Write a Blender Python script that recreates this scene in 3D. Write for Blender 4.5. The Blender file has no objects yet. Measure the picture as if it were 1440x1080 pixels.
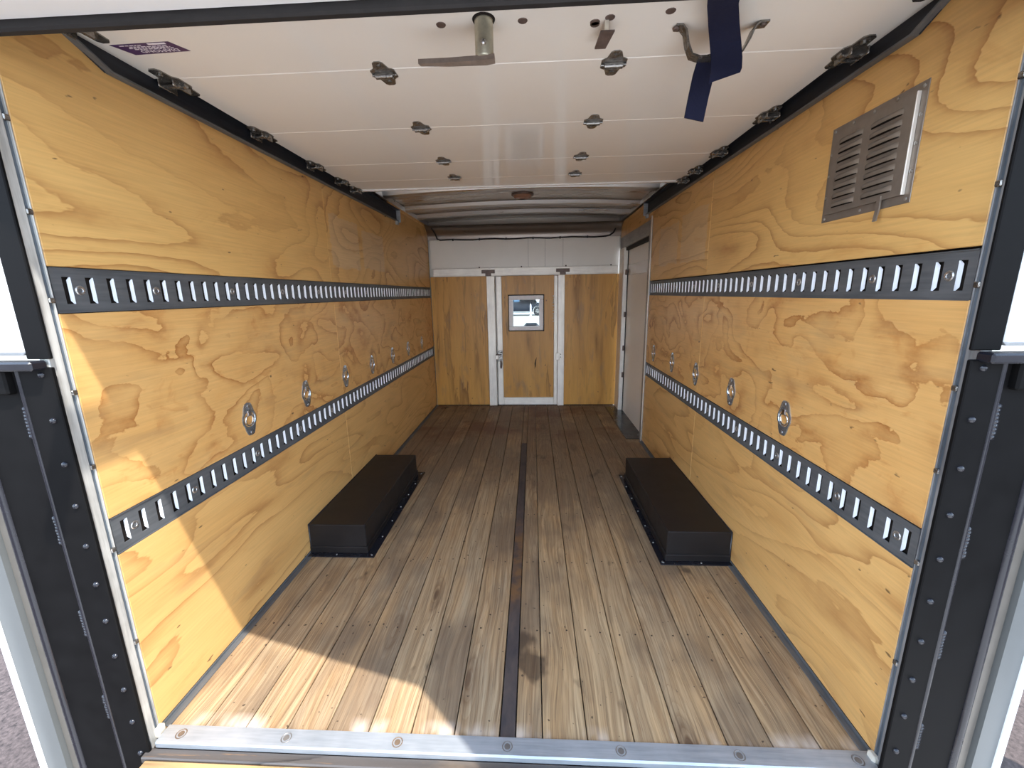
import bpy, bmesh, math, random
from mathutils import Vector, Matrix

S = bpy.context.scene
COL = S.collection
rnd = random.Random(7)

# ------------------------------------------------------------------ camera, sky, sun, exposure
cam_d = bpy.data.cameras.new('camera')
cam = bpy.data.objects.new('camera', cam_d)
COL.objects.link(cam)
cam_d.sensor_fit = 'HORIZONTAL'
cam_d.sensor_width = 36.0
cam_d.lens = 583.33 / 1440 * 36.0
cam_d.clip_start = 0.02
_r, _u, _w = Vector((0.99864256, 0.04932984, -0.01672118)), Vector((0.0058165, 0.21340245, 0.97694706)), Vector((-0.05176099, 0.97571818, -0.21282584))
cam.matrix_world = Matrix(((_r.x, _u.x, -_w.x, 1.0659), (_r.y, _u.y, -_w.y, 0.0), (_r.z, _u.z, -_w.z, 1.1929), (0, 0, 0, 1)))
S.camera = cam

world = bpy.data.worlds.new('world')
S.world = world
world.use_nodes = True
wn = world.node_tree
wn.nodes.clear()
w_out = wn.nodes.new('ShaderNodeOutputWorld')
w_bg = wn.nodes.new('ShaderNodeBackground')
w_tc = wn.nodes.new('ShaderNodeTexCoord')
w_sx = wn.nodes.new('ShaderNodeSeparateXYZ')
w_rp = wn.nodes.new('ShaderNodeValToRGB')          # hazy midday sky: bright pale horizon, deeper blue overhead
e = w_rp.color_ramp.elements
e[0].position = 0.0; e[0].color = (0.92, 1.03, 1.15, 1)
e[1].position = 1.0; e[1].color = (0.20, 0.31, 0.54, 1)
e = e.new(0.3); e.color = (0.58, 0.73, 0.93, 1)
w_bg.inputs['Strength'].default_value = 2.3
wn.links.new(w_tc.outputs['Generated'], w_sx.inputs[0])
wn.links.new(w_sx.outputs[2], w_rp.inputs[0])
wn.links.new(w_rp.outputs[0], w_bg.inputs[0])
wn.links.new(w_bg.outputs[0], w_out.inputs[0])

sun_d = bpy.data.lights.new('sun', 'SUN')
sun_d.energy = 3.7
sun_d.angle = math.radians(0.3)
sun_d.color = (1.0, 0.97, 0.92)
sun = bpy.data.objects.new('sun', sun_d)
COL.objects.link(sun)
SUN_DIR = Vector((-0.4, 0.405, -1.0)).normalized()
sun.rotation_euler = SUN_DIR.to_track_quat('-Z', 'Y').to_euler()
sun.location = (3, -3, 8)

S.view_settings.view_transform = 'Standard'
S.view_settings.look = 'None'
S.view_settings.gamma = 1.0
S.view_settings.use_curve_mapping = False
S.view_settings.exposure = 1.15
S.cycles.max_bounces = 14
S.cycles.diffuse_bounces = 9
S.cycles.glossy_bounces = 4
S.cycles.use_denoising = True
S.cycles.sample_clamp_indirect = 6.0

# ------------------------------------------------------------------ measures (metres; y runs into the box)
W = 1.942      # inner width between the plywood faces
D = 4.388      # rear opening is at y about 0.9, partition at D
Y0 = 0.893     # start of the plywood
ZT = 1.86      # top of the plywood
ZD = 1.80      # underside of the raised door
GZ = -0.68     # ground outside

# ------------------------------------------------------------------ mesh helpers
class MB:
    def __init__(s):
        s.v = []; s.f = []
    def add(s, vs, fs):
        b = len(s.v)
        s.v += [tuple(p) for p in vs]
        s.f += [tuple(b + i for i in f) for f in fs]
        return s
    def box(s, x0, x1, y0, y1, z0, z1):
        vs = [(x, y, z) for x in (x0, x1) for y in (y0, y1) for z in (z0, z1)]
        return s.add(vs, [(0, 1, 3, 2), (4, 6, 7, 5), (0, 4, 5, 1), (2, 3, 7, 6), (0, 2, 6, 4), (1, 5, 7, 3)])
    def bbox(s, x0, x1, y0, y1, z0, z1, b=0.003):
        """box with chamfered edges"""
        bm = bmesh.new()
        bmesh.ops.create_cube(bm, size=1.0)
        for v in bm.verts:
            v.co = Vector(((x0 + x1) / 2 + v.co.x * (x1 - x0), (y0 + y1) / 2 + v.co.y * (y1 - y0), (z0 + z1) / 2 + v.co.z * (z1 - z0)))
        b = min(b, 0.45 * min(abs(x1 - x0), abs(y1 - y0), abs(z1 - z0)))
        bmesh.ops.bevel(bm, geom=bm.edges[:], offset=b, segments=1, affect='EDGES')
        return s.bm(bm)
    def bm(s, bm):
        bm.verts.ensure_lookup_table()
        bm.verts.index_update()
        s.add([v.co[:] for v in bm.verts], [[v.index for v in f.verts] for f in bm.faces])
        bm.free()
        return s
    def prism(s, pts, vec):
        """closed polygon (3-D points) pushed along vec"""
        n = len(pts)
        vec = Vector(vec)
        vs = [Vector(p) for p in pts] + [Vector(p) + vec for p in pts]
        fs = [tuple(range(n)), tuple(range(2 * n - 1, n - 1, -1))]
        fs += [(i, i + n, (i + 1) % n + n, (i + 1) % n) for i in range(n)]
        return s.add(vs, fs)
    def cyl(s, a, b, r, n=10, r2=None):
        return s.tube([a, b], [r, r if r2 is None else r2], n)
    def tube(s, pts, r, n=8, closed=False, flat=None):
        pts = [Vector(p) for p in pts]
        rs = r if isinstance(r, (list, tuple)) else [r] * len(pts)
        m = len(pts)
        t0 = (pts[1] - pts[0]).normalized()
        up = Vector((0, 0, 1)) if abs(t0.z) < 0.9 else Vector((1, 0, 0))
        nrm = (up - up.dot(t0) * t0).normalized()
        vs = []
        for i, p in enumerate(pts):
            if closed:
                t = (pts[(i + 1) % m] - pts[i - 1]).normalized()
            else:
                t = (pts[min(i + 1, m - 1)] - pts[max(i - 1, 0)]).normalized()
            nrm = (nrm - nrm.dot(t) * t)
            nrm = nrm.normalized() if nrm.length > 1e-6 else t.orthogonal().normalized()
            bi = t.cross(nrm)
            for k in range(n):
                a = 2 * math.pi * k / n
                vs.append(p + rs[i] * (math.cos(a) * nrm + math.sin(a) * bi))
        fs = []
        for i in range(m if closed else m - 1):
            j = (i + 1) % m
            for k in range(n):
                k2 = (k + 1) % n
                fs.append((i * n + k, i * n + k2, j * n + k2, j * n + k))
        if not closed:
            fs.append(tuple(range(n - 1, -1, -1)))
            fs.append(tuple((m - 1) * n + k for k in range(n)))
        return s.add(vs, fs)
    def lathe(s, prof, origin, axis, n=16, cap=True):
        """profile of (radius, height) turned about axis"""
        ax = Vector(axis).normalized()
        u = ax.orthogonal().normalized(); w = ax.cross(u)
        o = Vector(origin)
        vs = []
        for (r, h) in prof:
            for k in range(n):
                a = 2 * math.pi * k / n
                vs.append(o + ax * h + (u * math.cos(a) + w * math.sin(a)) * r)
        fs = []
        m = len(prof)
        for i in range(m - 1):
            for k in range(n):
                k2 = (k + 1) % n
                fs.append((i * n + k, i * n + k2, (i + 1) * n + k2, (i + 1) * n + k))
        if cap:
            fs.append(tuple(range(n - 1, -1, -1)))
            fs.append(tuple((m - 1) * n + k for k in range(n)))
        return s.add(vs, fs)
    def ribbon(s, path, width_vecs, thick):
        """strip following path; width_vecs half-width vector per point; thickness along normal"""
        pts = [Vector(p) for p in path]
        m = len(pts)
        vs = []
        for i, p in enumerate(pts):
            t = (pts[min(i + 1, m - 1)] - pts[max(i - 1, 0)]).normalized()
            wv = Vector(width_vecs[i])
            nn = t.cross(wv).normalized() * thick / 2
            vs += [p - wv - nn, p + wv - nn, p + wv + nn, p - wv + nn]
        fs = []
        for i in range(m - 1):
            for k in range(4):
                k2 = (k + 1) % 4
                fs.append((i * 4 + k, i * 4 + k2, i * 4 + 4 + k2, i * 4 + 4 + k))
        fs.append((3, 2, 1, 0)); b = (m - 1) * 4; fs.append((b, b + 1, b + 2, b + 3))
        return s.add(vs, fs)
    def mesh(s, name, mat, smooth=None, origin=(0, 0, 0)):
        me = bpy.data.meshes.new(name)
        o = origin
        me.from_pydata([(p[0] - o[0], p[1] - o[1], p[2] - o[2]) for p in s.v], [], s.f)
        bm = bmesh.new(); bm.from_mesh(me)
        bmesh.ops.recalc_face_normals(bm, faces=bm.faces)
        bm.to_mesh(me); bm.free()
        if smooth:
            for p in me.polygons:
                p.use_smooth = True
            me.set_sharp_from_angle(angle=math.radians(smooth))
        me.materials.append(mat)
        me.update()
        return me

def link(name, me, parent=None, loc=(0, 0, 0)):
    o = bpy.data.objects.new(name, me)
    COL.objects.link(o)
    o.location = loc
    if parent is not None:
        o.parent = parent
    return o

def part(name, mb, mat, parent, smooth=None, origin=(0, 0, 0), label=None, seed=None):
    """mb is in the parent's coordinates"""
    o = link(name, mb.mesh(name, mat, smooth, origin), parent, origin)
    if label: o['label'] = label
    if seed is not None: o['seed'] = float(seed)
    return o

def root(name, loc, label, cat=None, group=None, kind=None):
    o = bpy.data.objects.new(name, None)
    o.empty_display_size = 0.05
    COL.objects.link(o)
    o.location = loc
    return tag(o, label, cat, group, kind)

def tag(o, label, cat=None, group=None, kind=None):
    o['label'] = label
    if cat: o['category'] = cat
    if group: o['group'] = group
    if kind: o['kind'] = kind
    return o

def struct(name, mb, mat, label, smooth=None, origin=(0, 0, 0), seed=None):
    o = link(name, mb.mesh(name, mat, smooth, origin), None, origin)
    o['kind'] = 'structure'; o['label'] = label
    if seed is not None: o['seed'] = float(seed)
    return o

def copy_tree(src, parent=None):
    c = src.copy()
    COL.objects.link(c)
    if parent is not None:
        c.parent = parent
        c.matrix_parent_inverse = src.matrix_parent_inverse
    for ch in list(src.children):
        if ch.name in COL.objects:
            copy_tree(ch, c)
    return c

# ------------------------------------------------------------------ material helpers
class NT:
    def __init__(s, name):
        s.m = bpy.data.materials.new(name)
        s.m.use_nodes = True
        s.t = s.m.node_tree
        s.t.nodes.clear()
        s.out = s.t.nodes.new('ShaderNodeOutputMaterial')
        s.b = s.t.nodes.new('ShaderNodeBsdfPrincipled')
        s.t.links.new(s.b.outputs[0], s.out.inputs[0])
    def set(s, sock, v):
        if hasattr(v, 'is_linked') or isinstance(v, bpy.types.NodeSocket):
            s.t.links.new(v, sock)
        else:
            if isinstance(v, (tuple, list)) and len(v) == 3 and sock.type == 'RGBA':
                v = (*v, 1.0)
            sock.default_value = v
    def node(s, typ, **kw):
        n = s.t.nodes.new(typ)
        for k, v in kw.items():
            setattr(n, k, v)
        return n
    def math(s, op, a, b=None, c=None, clamp=False):
        n = s.node('ShaderNodeMath', operation=op, use_clamp=clamp)
        s.set(n.inputs[0], a)
        if b is not None: s.set(n.inputs[1], b)
        if c is not None: s.set(n.inputs[2], c)
        return n.outputs[0]
    def comb(s, x, y, z):
        n = s.node('ShaderNodeCombineXYZ')
        for i, v in enumerate((x, y, z)): s.set(n.inputs[i], v)
        return n.outputs[0]
    def sep(s, v):
        n = s.node('ShaderNodeSeparateXYZ'); s.set(n.inputs[0], v)
        return n.outputs
    def obj(s):
        return s.node('ShaderNodeTexCoord').outputs['Object']
    def pos(s):
        return s.node('ShaderNodeNewGeometry').outputs['Position']
    def seed(s):
        n = s.node('ShaderNodeAttribute', attribute_type='OBJECT', attribute_name='seed')
        return n.outputs['Fac']
    def noise(s, vec, scale, detail=3.0, rough=0.5, dist=0.0):
        n = s.node('ShaderNodeTexNoise')
        s.set(n.inputs['Vector'], vec); s.set(n.inputs['Scale'], scale)
        n.inputs['Detail'].default_value = detail
        n.inputs['Roughness'].default_value = rough
        n.inputs['Distortion'].default_value = dist
        return n.outputs['Fac']
    def ramp(s, fac, stops, interp='LINEAR'):
        n = s.node('ShaderNodeValToRGB')
        n.color_ramp.interpolation = interp
        e = n.color_ramp.elements
        while len(e) < len(stops): e.new(0.5)
        for i, (p, c) in enumerate(stops):
            e[i].position = p
            e[i].color = (*c, 1) if isinstance(c, (tuple, list)) else (c, c, c, 1)
        s.set(n.inputs[0], fac)
        return n.outputs[0]
    def mix(s, fac, a, b, blend='MIX'):
        n = s.node('ShaderNodeMix', data_type='RGBA', blend_type=blend)
        s.set(n.inputs[0], fac); s.set(n.inputs[6], a); s.set(n.inputs[7], b)
        return n.outputs[2]
    def bump(s, h, strength=0.2, dist=0.01):
        n = s.node('ShaderNodeBump')
        n.inputs['Strength'].default_value = strength
        n.inputs['Distance'].default_value = dist
        s.set(n.inputs['Height'], h)
        s.set(s.b.inputs['Normal'], n.outputs[0])
    def final(s, color=None, rough=0.5, metal=0.0, spec=0.5):
        if color is not None: s.set(s.b.inputs['Base Color'], color)
        s.set(s.b.inputs['Roughness'], rough)
        s.set(s.b.inputs['Metallic'], metal)
        s.set(s.b.inputs['Specular IOR Level'], spec)
        return s.m

def lin(r, g, b):
    f = lambda c: (c / 255 / 12.92) if c / 255 <= 0.04045 else ((c / 255 + 0.055) / 1.055) ** 2.4
    return (f(r), f(g), f(b))

def plain(name, col, rough=0.5, metal=0.0, spec=0.5, var=0.12, scale=18.0, bump=0.0, rvar=0.25):
    """one paint or metal with slight mottling and wear"""
    n = NT(name)
    p = n.obj()
    f = n.noise(p, scale, 4.0, 0.6)
    k = n.ramp(f, [(0.3, 1 - var), (0.7, 1 + var * 0.4)])
    c = n.mix(1.0, col, k, 'MULTIPLY')
    r = n.math('ADD', n.math('MULTIPLY', n.math('SUBTRACT', f, 0.5), rvar), rough, clamp=True)
    if bump: n.bump(f, bump, 0.004)
    return n.final(c, r, metal, spec)

def plywood(name, light, mid, dark, u='y', v='z', bands=8.0, rough=0.36, blot=(0.5, 0.24, 0.07), scuff=0.0, ustretch=0.75, vstretch=2.1, detail=2.5, wobble=0.42, strength=1.0, pale=()):
    """rotary-cut softwood veneer: contour bands of a stretched noise field with one sharp side"""
    n = NT(name)
    o = n.obj()
    s = n.sep(o)
    ax = {'x': 0, 'y': 1, 'z': 2}
    U, V = s[ax[u]], s[ax[v]]
    sd = n.seed()
    q = n.comb(n.math('MULTIPLY_ADD', U, ustretch, n.math('MULTIPLY', sd, 7.31)), n.math('MULTIPLY_ADD', V, vstretch, n.math('MULTIPLY', sd, 3.7)), n.math('MULTIPLY', sd, 1.9))
    field = n.noise(q, 1.55, detail, 0.5, 0.5)
    wob = n.noise(q, 11.0, 3.0, 0.6)
    jag = n.noise(n.comb(n.math('MULTIPLY', U, 9.0), n.math('MULTIPLY_ADD', V, 45.0, sd), sd), 1.0, 2.0, 0.6)
    h = n.math('ADD', n.math('MULTIPLY', field, bands), n.math('ADD', n.math('MULTIPLY', wob, wobble), n.math('MULTIPLY', jag, 0.16)))
    t = n.math('FRACT', h)
    band = n.ramp(t, [(0.0, 0.0), (0.42, 0.03), (0.72, 0.28), (0.9, 0.75), (0.955, 1.0), (0.985, 0.05)])
    msk = n.ramp(n.noise(q, 2.3, 2.0, 0.5), [(0.36, 0.25), (0.62, 1.0)])
    band = n.math('MULTIPLY', n.math('MULTIPLY', band, msk), strength)
    c = n.mix(n.ramp(n.noise(q, 3.1, 3.0, 0.55), [(0.35, 0.0), (0.75, 0.55)]), light, mid)
    c = n.mix(band, c, dark)
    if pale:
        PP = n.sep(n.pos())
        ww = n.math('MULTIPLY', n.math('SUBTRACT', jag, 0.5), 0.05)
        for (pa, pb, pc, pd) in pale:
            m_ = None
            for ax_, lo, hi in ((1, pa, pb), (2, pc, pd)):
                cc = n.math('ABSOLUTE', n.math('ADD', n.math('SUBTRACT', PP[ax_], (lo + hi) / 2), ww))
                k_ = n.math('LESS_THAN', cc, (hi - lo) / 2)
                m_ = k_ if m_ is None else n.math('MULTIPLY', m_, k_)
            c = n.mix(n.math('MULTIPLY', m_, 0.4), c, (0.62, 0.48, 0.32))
    # warm blotches, fine grain, small dark specks
    bl = n.ramp(n.noise(q, 4.6, 4.0, 0.65, 0.8), [(0.58, 0.0), (0.72, 0.5)])
    c = n.mix(bl, c, blot)
    g = n.noise(n.comb(n.math('MULTIPLY', U, 6.0), n.math('MULTIPLY', V, 160.0), sd), 1.0, 3.0, 0.6)
    c = n.mix(1.0, c, n.ramp(g, [(0.25, 0.88), (0.75, 1.05)]), 'MULTIPLY')
    sp = n.ramp(n.noise(n.comb(n.math('MULTIPLY', U, 0.45), V, sd), 42.0, 2.0, 0.5), [(0.735, 0.0), (0.77, 0.8)])
    c = n.mix(sp, c, (0.09, 0.05, 0.025))
    if scuff:
        sc = n.noise(n.comb(n.math('MULTIPLY_ADD', U, 2.0, n.math('MULTIPLY', V, 1.4)), n.math('MULTIPLY', V, 7.0), n.math('ADD', sd, 5.0)), 1.6, 4.0, 0.6, 0.4)
        scm = n.ramp(sc, [(0.56, 0.0), (0.72, scuff)])
        c = n.mix(scm, c, (0.24, 0.165, 0.10))
        ln = n.noise(n.comb(n.math('MULTIPLY_ADD', U, 1.0, n.math('MULTIPLY', V, 0.8)), n.math('MULTIPLY_ADD', V, 60.0, n.math('MULTIPLY', U, -22.0)), sd), 1.0, 1.0, 0.4)
        c = n.mix(n.ramp(ln, [(0.78, 0.0), (0.81, scuff * 0.5)]), c, (0.20, 0.15, 0.10))
    n.bump(n.math('ADD', g, n.math('MULTIPLY', band, 0.6)), 0.06, 0.004)
    r = n.math('ADD', n.math('MULTIPLY', band, 0.1), rough)
    return n.final(c, r, 0.0, 0.4)

def plank_mat():
    n = NT('weathered_plank')
    o = n.obj(); s = n.sep(o); sd = n.seed()
    P = n.sep(n.pos())
    X, Y = s[0], s[1]
    wob = n.noise(n.comb(n.math('MULTIPLY', X, 3.0), n.math('MULTIPLY', Y, 1.1), sd), 1.3, 2.0, 0.5)
    Xw = n.math('MULTIPLY_ADD', wob, 0.09, X)
    grain = n.noise(n.comb(n.math('MULTIPLY', Xw, 95.0), n.math('MULTIPLY', Y, 1.6), n.math('MULTIPLY', sd, 9.1)), 1.0, 3.0, 0.65)
    fine = n.noise(n.comb(n.math('MULTIPLY', Xw, 260.0), n.math('MULTIPLY', Y, 5.0), sd), 1.0, 3.0, 0.7)
    field = n.noise(n.comb(n.math('MULTIPLY', X, 6.5), n.math('MULTIPLY', Y, 0.75), n.math('MULTIPLY', sd, 4.3)), 1.0, 1.0, 0.4)
    vo = n.node('ShaderNodeTexVoronoi'); vo.inputs['Scale'].default_value = 1.0; vo.inputs['Randomness'].default_value = 1.0
    n.set(vo.inputs['Vector'], n.comb(n.math('MULTIPLY_ADD', X, 6.0, n.math('MULTIPLY', sd, 3.3)), n.math('MULTIPLY_ADD', Y, 1.7, n.math('MULTIPLY', sd, 5.1)), sd))
    kon = n.ramp(vo.outputs['Color'], [(0.50, 0.0), (0.54, 1.0)])
    bulge = n.math('MULTIPLY', n.math('POWER', 2.718, n.math('MULTIPLY', vo.outputs['Distance'], -5.0)), kon)
    t = n.math('FRACT', n.math('ADD', n.math('MULTIPLY', bulge, 7.0), n.math('MULTIPLY_ADD', field, 13.0, n.math('MULTIPLY', grain, 0.35))))
    ring = n.ramp(t, [(0.0, 0.0), (0.5, 0.1), (0.9, 1.0), (0.97, 0.0)])
    rmask = n.ramp(n.noise(n.comb(sd, n.math('MULTIPLY', Y, 0.5), sd), 1.0, 1.0), [(0.4, 0.15), (0.6, 0.85)])
    tone = n.noise(n.comb(n.math('MULTIPLY', sd, 13.7), 0.0, 0.0), 1.0, 0.0)
    base = n.mix(n.ramp(tone, [(0.35, 0.0), (0.65, 1.0)]), lin(190, 162, 124), lin(166, 146, 118))
    base = n.mix(n.ramp(n.noise(n.comb(n.math('MULTIPLY', X, 5.0), n.math('MULTIPLY', Y, 0.9), sd), 2.2, 3.0, 0.6), [(0.4, 0.0), (0.7, 0.65)]), base, lin(190, 150, 102))
    c = n.mix(n.math('MULTIPLY', n.ramp(grain, [(0.40, 1.0), (0.60, 0.0)]), 0.5), base, lin(118, 92, 66))
    c = n.mix(n.math('MULTIPLY', n.math('MULTIPLY', ring, n.math('MAXIMUM', rmask, n.math('MULTIPLY', bulge, 1.5, clamp=True))), 0.5), c, lin(118, 82, 52))
    c = n.mix(n.math('MULTIPLY', n.ramp(fine, [(0.36, 1.0), (0.5, 0.0)]), 0.5), c, lin(98, 76, 56))
    # grey traffic wear: stronger deeper in the box and in patches
    wear = n.noise(n.comb(n.math('MULTIPLY', P[0], 1.2), n.math('MULTIPLY', P[1], 0.8), sd), 1.7, 4.0, 0.62)
    deep = n.math('MULTIPLY', n.math('SUBTRACT', P[1], 1.9, clamp=False), 0.15)
    wm = n.ramp(n.math('ADD', wear, n.math('MAXIMUM', n.math('MINIMUM', deep, 0.14), -0.02)), [(0.46, 0.0), (0.60, 0.62)])
    c = n.mix(wm, c, n.mix(fine, lin(84, 68, 56), lin(122, 104, 86)))
    # reddish stain towards the partition
    red = n.noise(n.comb(P[0], P[1], 3.0), 2.4, 4.0, 0.6)
    rdm = n.math('MULTIPLY', n.ramp(red, [(0.5, 0.0), (0.62, 0.6)]), n.ramp(n.math('MULTIPLY', P[1], 0.2), [(0.55, 0.0), (0.72, 1.0)]))
    c = n.mix(rdm, c, lin(104, 62, 42))
    # dark ink-like spills and knots
    sp = n.ramp(n.noise(n.comb(P[0], n.math('MULTIPLY', P[1], 0.55), 8.0), 5.2, 4.0, 0.62), [(0.66, 0.0), (0.73, 0.75)])
    c = n.mix(sp, c, lin(66, 52, 42))
    kn = n.ramp(vo.outputs['Distance'], [(0.0, 0.8), (0.08, 0.75), (0.10, 0.2), (0.14, 0.4), (0.2, 0.0)])
    c = n.mix(n.math('MULTIPLY', kn, kon), c, lin(84, 60, 44))
    dot = n.ramp(n.noise(n.comb(P[0], P[1], 0.0), 55.0, 1.0, 0.5), [(0.73, 0.0), (0.77, 0.8)])
    c = n.mix(dot, c, lin(52, 40, 34))
    # pale salt-like bleaching right behind the sill plate
    bl = n.math('MULTIPLY', n.ramp(n.math('SUBTRACT', P[1], 0.9), [(0.0, 1.0), (0.05, 0.0)]), n.ramp(n.noise(n.comb(n.math('MULTIPLY', P[0], 3.0), P[1], 1.0), 4.0, 3.0), [(0.5, 0.0), (0.62, 0.8)]))
    c = n.mix(bl, c, lin(222, 206, 190))
    n.bump(n.math('ADD', grain, n.math('MULTIPLY', fine, 0.5)), 0.35, 0.004)
    return n.final(c, n.math('MULTIPLY_ADD', grain, 0.2, 0.5), 0.0, 0.3)

def streaky(name, col, dark, rough, metal, along='z', fac=0.5, scale=1.0):
    """brushed or worn metal with streaks along an axis"""
    n = NT(name)
    s = n.sep(n.obj())
    k = {'x': (6, 90, 90), 'y': (90, 6, 90), 'z': (90, 90, 6)}[along]
    f = n.noise(n.comb(*[n.math('MULTIPLY', s[i], k[i] * scale) for i in range(3)]), 1.0, 4.0, 0.65)
    g = n.noise(n.obj(), 7.0 * scale, 3.0, 0.6)
    c = n.mix(n.math('MULTIPLY', n.ramp(n.math('MULTIPLY_ADD', f, 0.5, n.math('MULTIPLY', g, 0.5)), [(0.4, 0.0), (0.65, 1.0)]), fac), col, dark)
    return n.final(c, n.math('MULTIPLY_ADD', f, 0.25, rough), metal, 0.5)

M = {}
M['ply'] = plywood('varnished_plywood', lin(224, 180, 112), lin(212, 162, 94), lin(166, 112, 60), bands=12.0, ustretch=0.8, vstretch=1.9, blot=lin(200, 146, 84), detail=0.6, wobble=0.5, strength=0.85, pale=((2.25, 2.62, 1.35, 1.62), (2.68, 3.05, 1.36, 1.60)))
M['ply_mid'] = plywood('varnished_plywood_blotched', lin(223, 175, 110), lin(212, 156, 88), lin(168, 108, 54), bands=7.0, blot=lin(190, 124, 62), detail=1.5, wobble=0.55, strength=0.95, scuff=0.22, ustretch=1.9, vstretch=2.9)
M['ply_low'] = plywood('varnished_plywood_scuffed', lin(222, 176, 111), lin(210, 158, 92), lin(162, 110, 60), bands=8.0, scuff=0.22, ustretch=0.7, vstretch=2.4, blot=lin(200, 148, 88), detail=1.0, strength=0.75)
M['ply_front'] = plywood('dark_stained_plywood', lin(212, 158, 80), lin(192, 134, 60), lin(140, 96, 46), u='z', v='x', bands=4.0, blot=lin(120, 92, 48), scuff=0.5, ustretch=0.35, vstretch=3.0)
M['plank'] = plank_mat()
M['white_panel'] = plain('white_door_panel', lin(226, 221, 214), 0.1, 0.0, 0.5, 0.015, 5.0, 0.0, 0.04)
M['white_paint'] = plain('white_paint', lin(232, 232, 232), 0.35, 0.0, 0.5, 0.03, 9.0, 0.0, 0.04)
M['bounce_pale'] = plain('pale_bounce_surface', lin(212, 206, 198), 0.9, 0.0, 0.2, 0.12, 3.0)
M['shaded_white'] = plain('shaded_white_paint', lin(100, 101, 99), 0.4, 0.0, 0.4, 0.08, 6.0)  # white corner post faces turned grey, shade put into the colour
M['cream'] = plain('cream_panel', lin(242, 237, 228), 0.3, 0.0, 0.5, 0.02, 6.0, 0.0, 0.04)
M['track'] = streaky('grey_steel_track', lin(116, 119, 122), lin(78, 81, 84), 0.42, 0.55, 'y', 0.6)
M['void'] = plain('dark_gap', lin(38, 33, 30), 0.9, 0.0, 0.1)
M['lip'] = plain('bright_slot_edge', lin(244, 246, 250), 0.4, 0.0, 0.5, 0.08, 60.0)
M['galv'] = streaky('galvanised_steel', lin(186, 190, 194), lin(128, 134, 140), 0.38, 0.6, 'x', 0.6)
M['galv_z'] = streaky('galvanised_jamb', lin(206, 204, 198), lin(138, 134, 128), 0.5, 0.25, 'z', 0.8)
M['channel'] = streaky('blue_grey_channel', lin(112, 122, 132), lin(70, 78, 88), 0.4, 0.5, 'z', 0.7)
M['shaded_channel'] = streaky('shaded_channel', lin(46, 50, 58), lin(32, 35, 42), 0.5, 0.3, 'y', 0.6)  # shade inside the overhead door tracks is put into this colour
M['galv_shade'] = streaky('shaded_galvanised_jamb', lin(148, 148, 148), lin(92, 92, 94), 0.5, 0.25, 'z', 0.9)  # darker copy for the right jamb, shade put into the colour
M['alu'] = streaky('brushed_aluminium', lin(244, 238, 228), lin(206, 198, 190), 0.36, 0.45, 'z', 0.6)
M['alu_x'] = streaky('brushed_aluminium_rail', lin(244, 238, 228), lin(206, 198, 190), 0.36, 0.45, 'x', 0.6)
M['alu_dull'] = streaky('dull_aluminium', lin(176, 172, 166), lin(128, 124, 120), 0.4, 0.7, 'y', 0.6)
M['vent'] = plain('vent_metal', lin(150, 140, 130), 0.42, 0.65, 0.5, 0.12, 40.0)
M['chrome'] = plain('chrome', lin(226, 228, 230), 0.16, 1.0, 0.5, 0.05, 60.0)
M['pan'] = plain('plated_pan', lin(176, 186, 196), 0.22, 0.85, 0.5, 0.1, 60.0)
M['zinc'] = plain('worn_zinc_hinge', lin(150, 147, 143), 0.24, 0.85, 0.5, 0.45, 70.0, 0.5)
M['handle'] = plain('zinc_plated_handle', lin(196, 192, 172), 0.38, 0.7, 0.5, 0.2, 60.0)
M['lever'] = plain('brown_grey_lever', lin(150, 136, 126), 0.5, 0.4, 0.5, 0.25, 50.0)
M['rusty'] = plain('brown_steel', lin(112, 96, 90), 0.5, 0.5, 0.5, 0.3, 60.0)
M['black'] = plain('black_paint', lin(21, 20, 20), 0.55, 0.0, 0.06, 0.25, 14.0)
M['black_gloss'] = plain('glossy_black_edge', lin(30, 30, 36), 0.25, 0.0, 0.5, 0.1, 14.0)
M['box'] = plain('black_wheel_box', lin(32, 29, 29), 0.45, 0.0, 0.3, 0.25, 9.0)
M['rubber'] = plain('black_rubber', lin(40, 38, 38), 0.7, 0.0, 0.3, 0.3, 30.0)
M['strap'] = plain('navy_webbing', lin(26, 28, 50), 0.85, 0.0, 0.2, 0.15, 120.0, 0.3)
M['roof'] = streaky('roof_sheet', lin(208, 202, 194), lin(160, 154, 148), 0.16, 0.9, 'x', 0.15, 0.3)
M['header'] = streaky('header_sheet', lin(150, 140, 132), lin(104, 96, 92), 0.2, 0.9, 'x', 0.2, 0.3)
M['tape'] = plain('pale_tape', lin(248, 244, 244), 0.5, 0.0, 0.4, 0.08, 40.0)
M['rib'] = streaky('roof_rib_steel', lin(206, 206, 206), lin(160, 160, 160), 0.18, 0.9, 'x', 0.15, 0.3)
M['screw'] = plain('screw_head', lin(190, 190, 190), 0.3, 0.9, 0.5, 0.1, 60.0)
M['screw_dark'] = plain('dark_screw', lin(70, 58, 48), 0.5, 0.6, 0.5, 0.2, 60.0)
M['bolt'] = plain('grey_bolt', lin(128, 122, 116), 0.5, 0.5, 0.5, 0.25, 60.0)
M['rust'] = plain('rusted_bolt', lin(118, 98, 80), 0.7, 0.2, 0.3, 0.35, 90.0)
M['bronze'] = plain('bronze_strip', lin(118, 112, 104), 0.4, 0.4, 0.5, 0.1, 12.0)
M['amber'] = plain('brown_lens', lin(150, 112, 92), 0.25, 0.0, 0.5, 0.08, 30.0)
M['caulk'] = plain('dried_caulk', lin(214, 206, 190), 0.7)
M['worn_wood'] = plywood('worn_bumper_wood', lin(196, 160, 112), lin(176, 136, 90), lin(90, 70, 52), u='x', v='y', bands=4.0, scuff=0.4, ustretch=0.5, vstretch=6.0)
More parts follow.
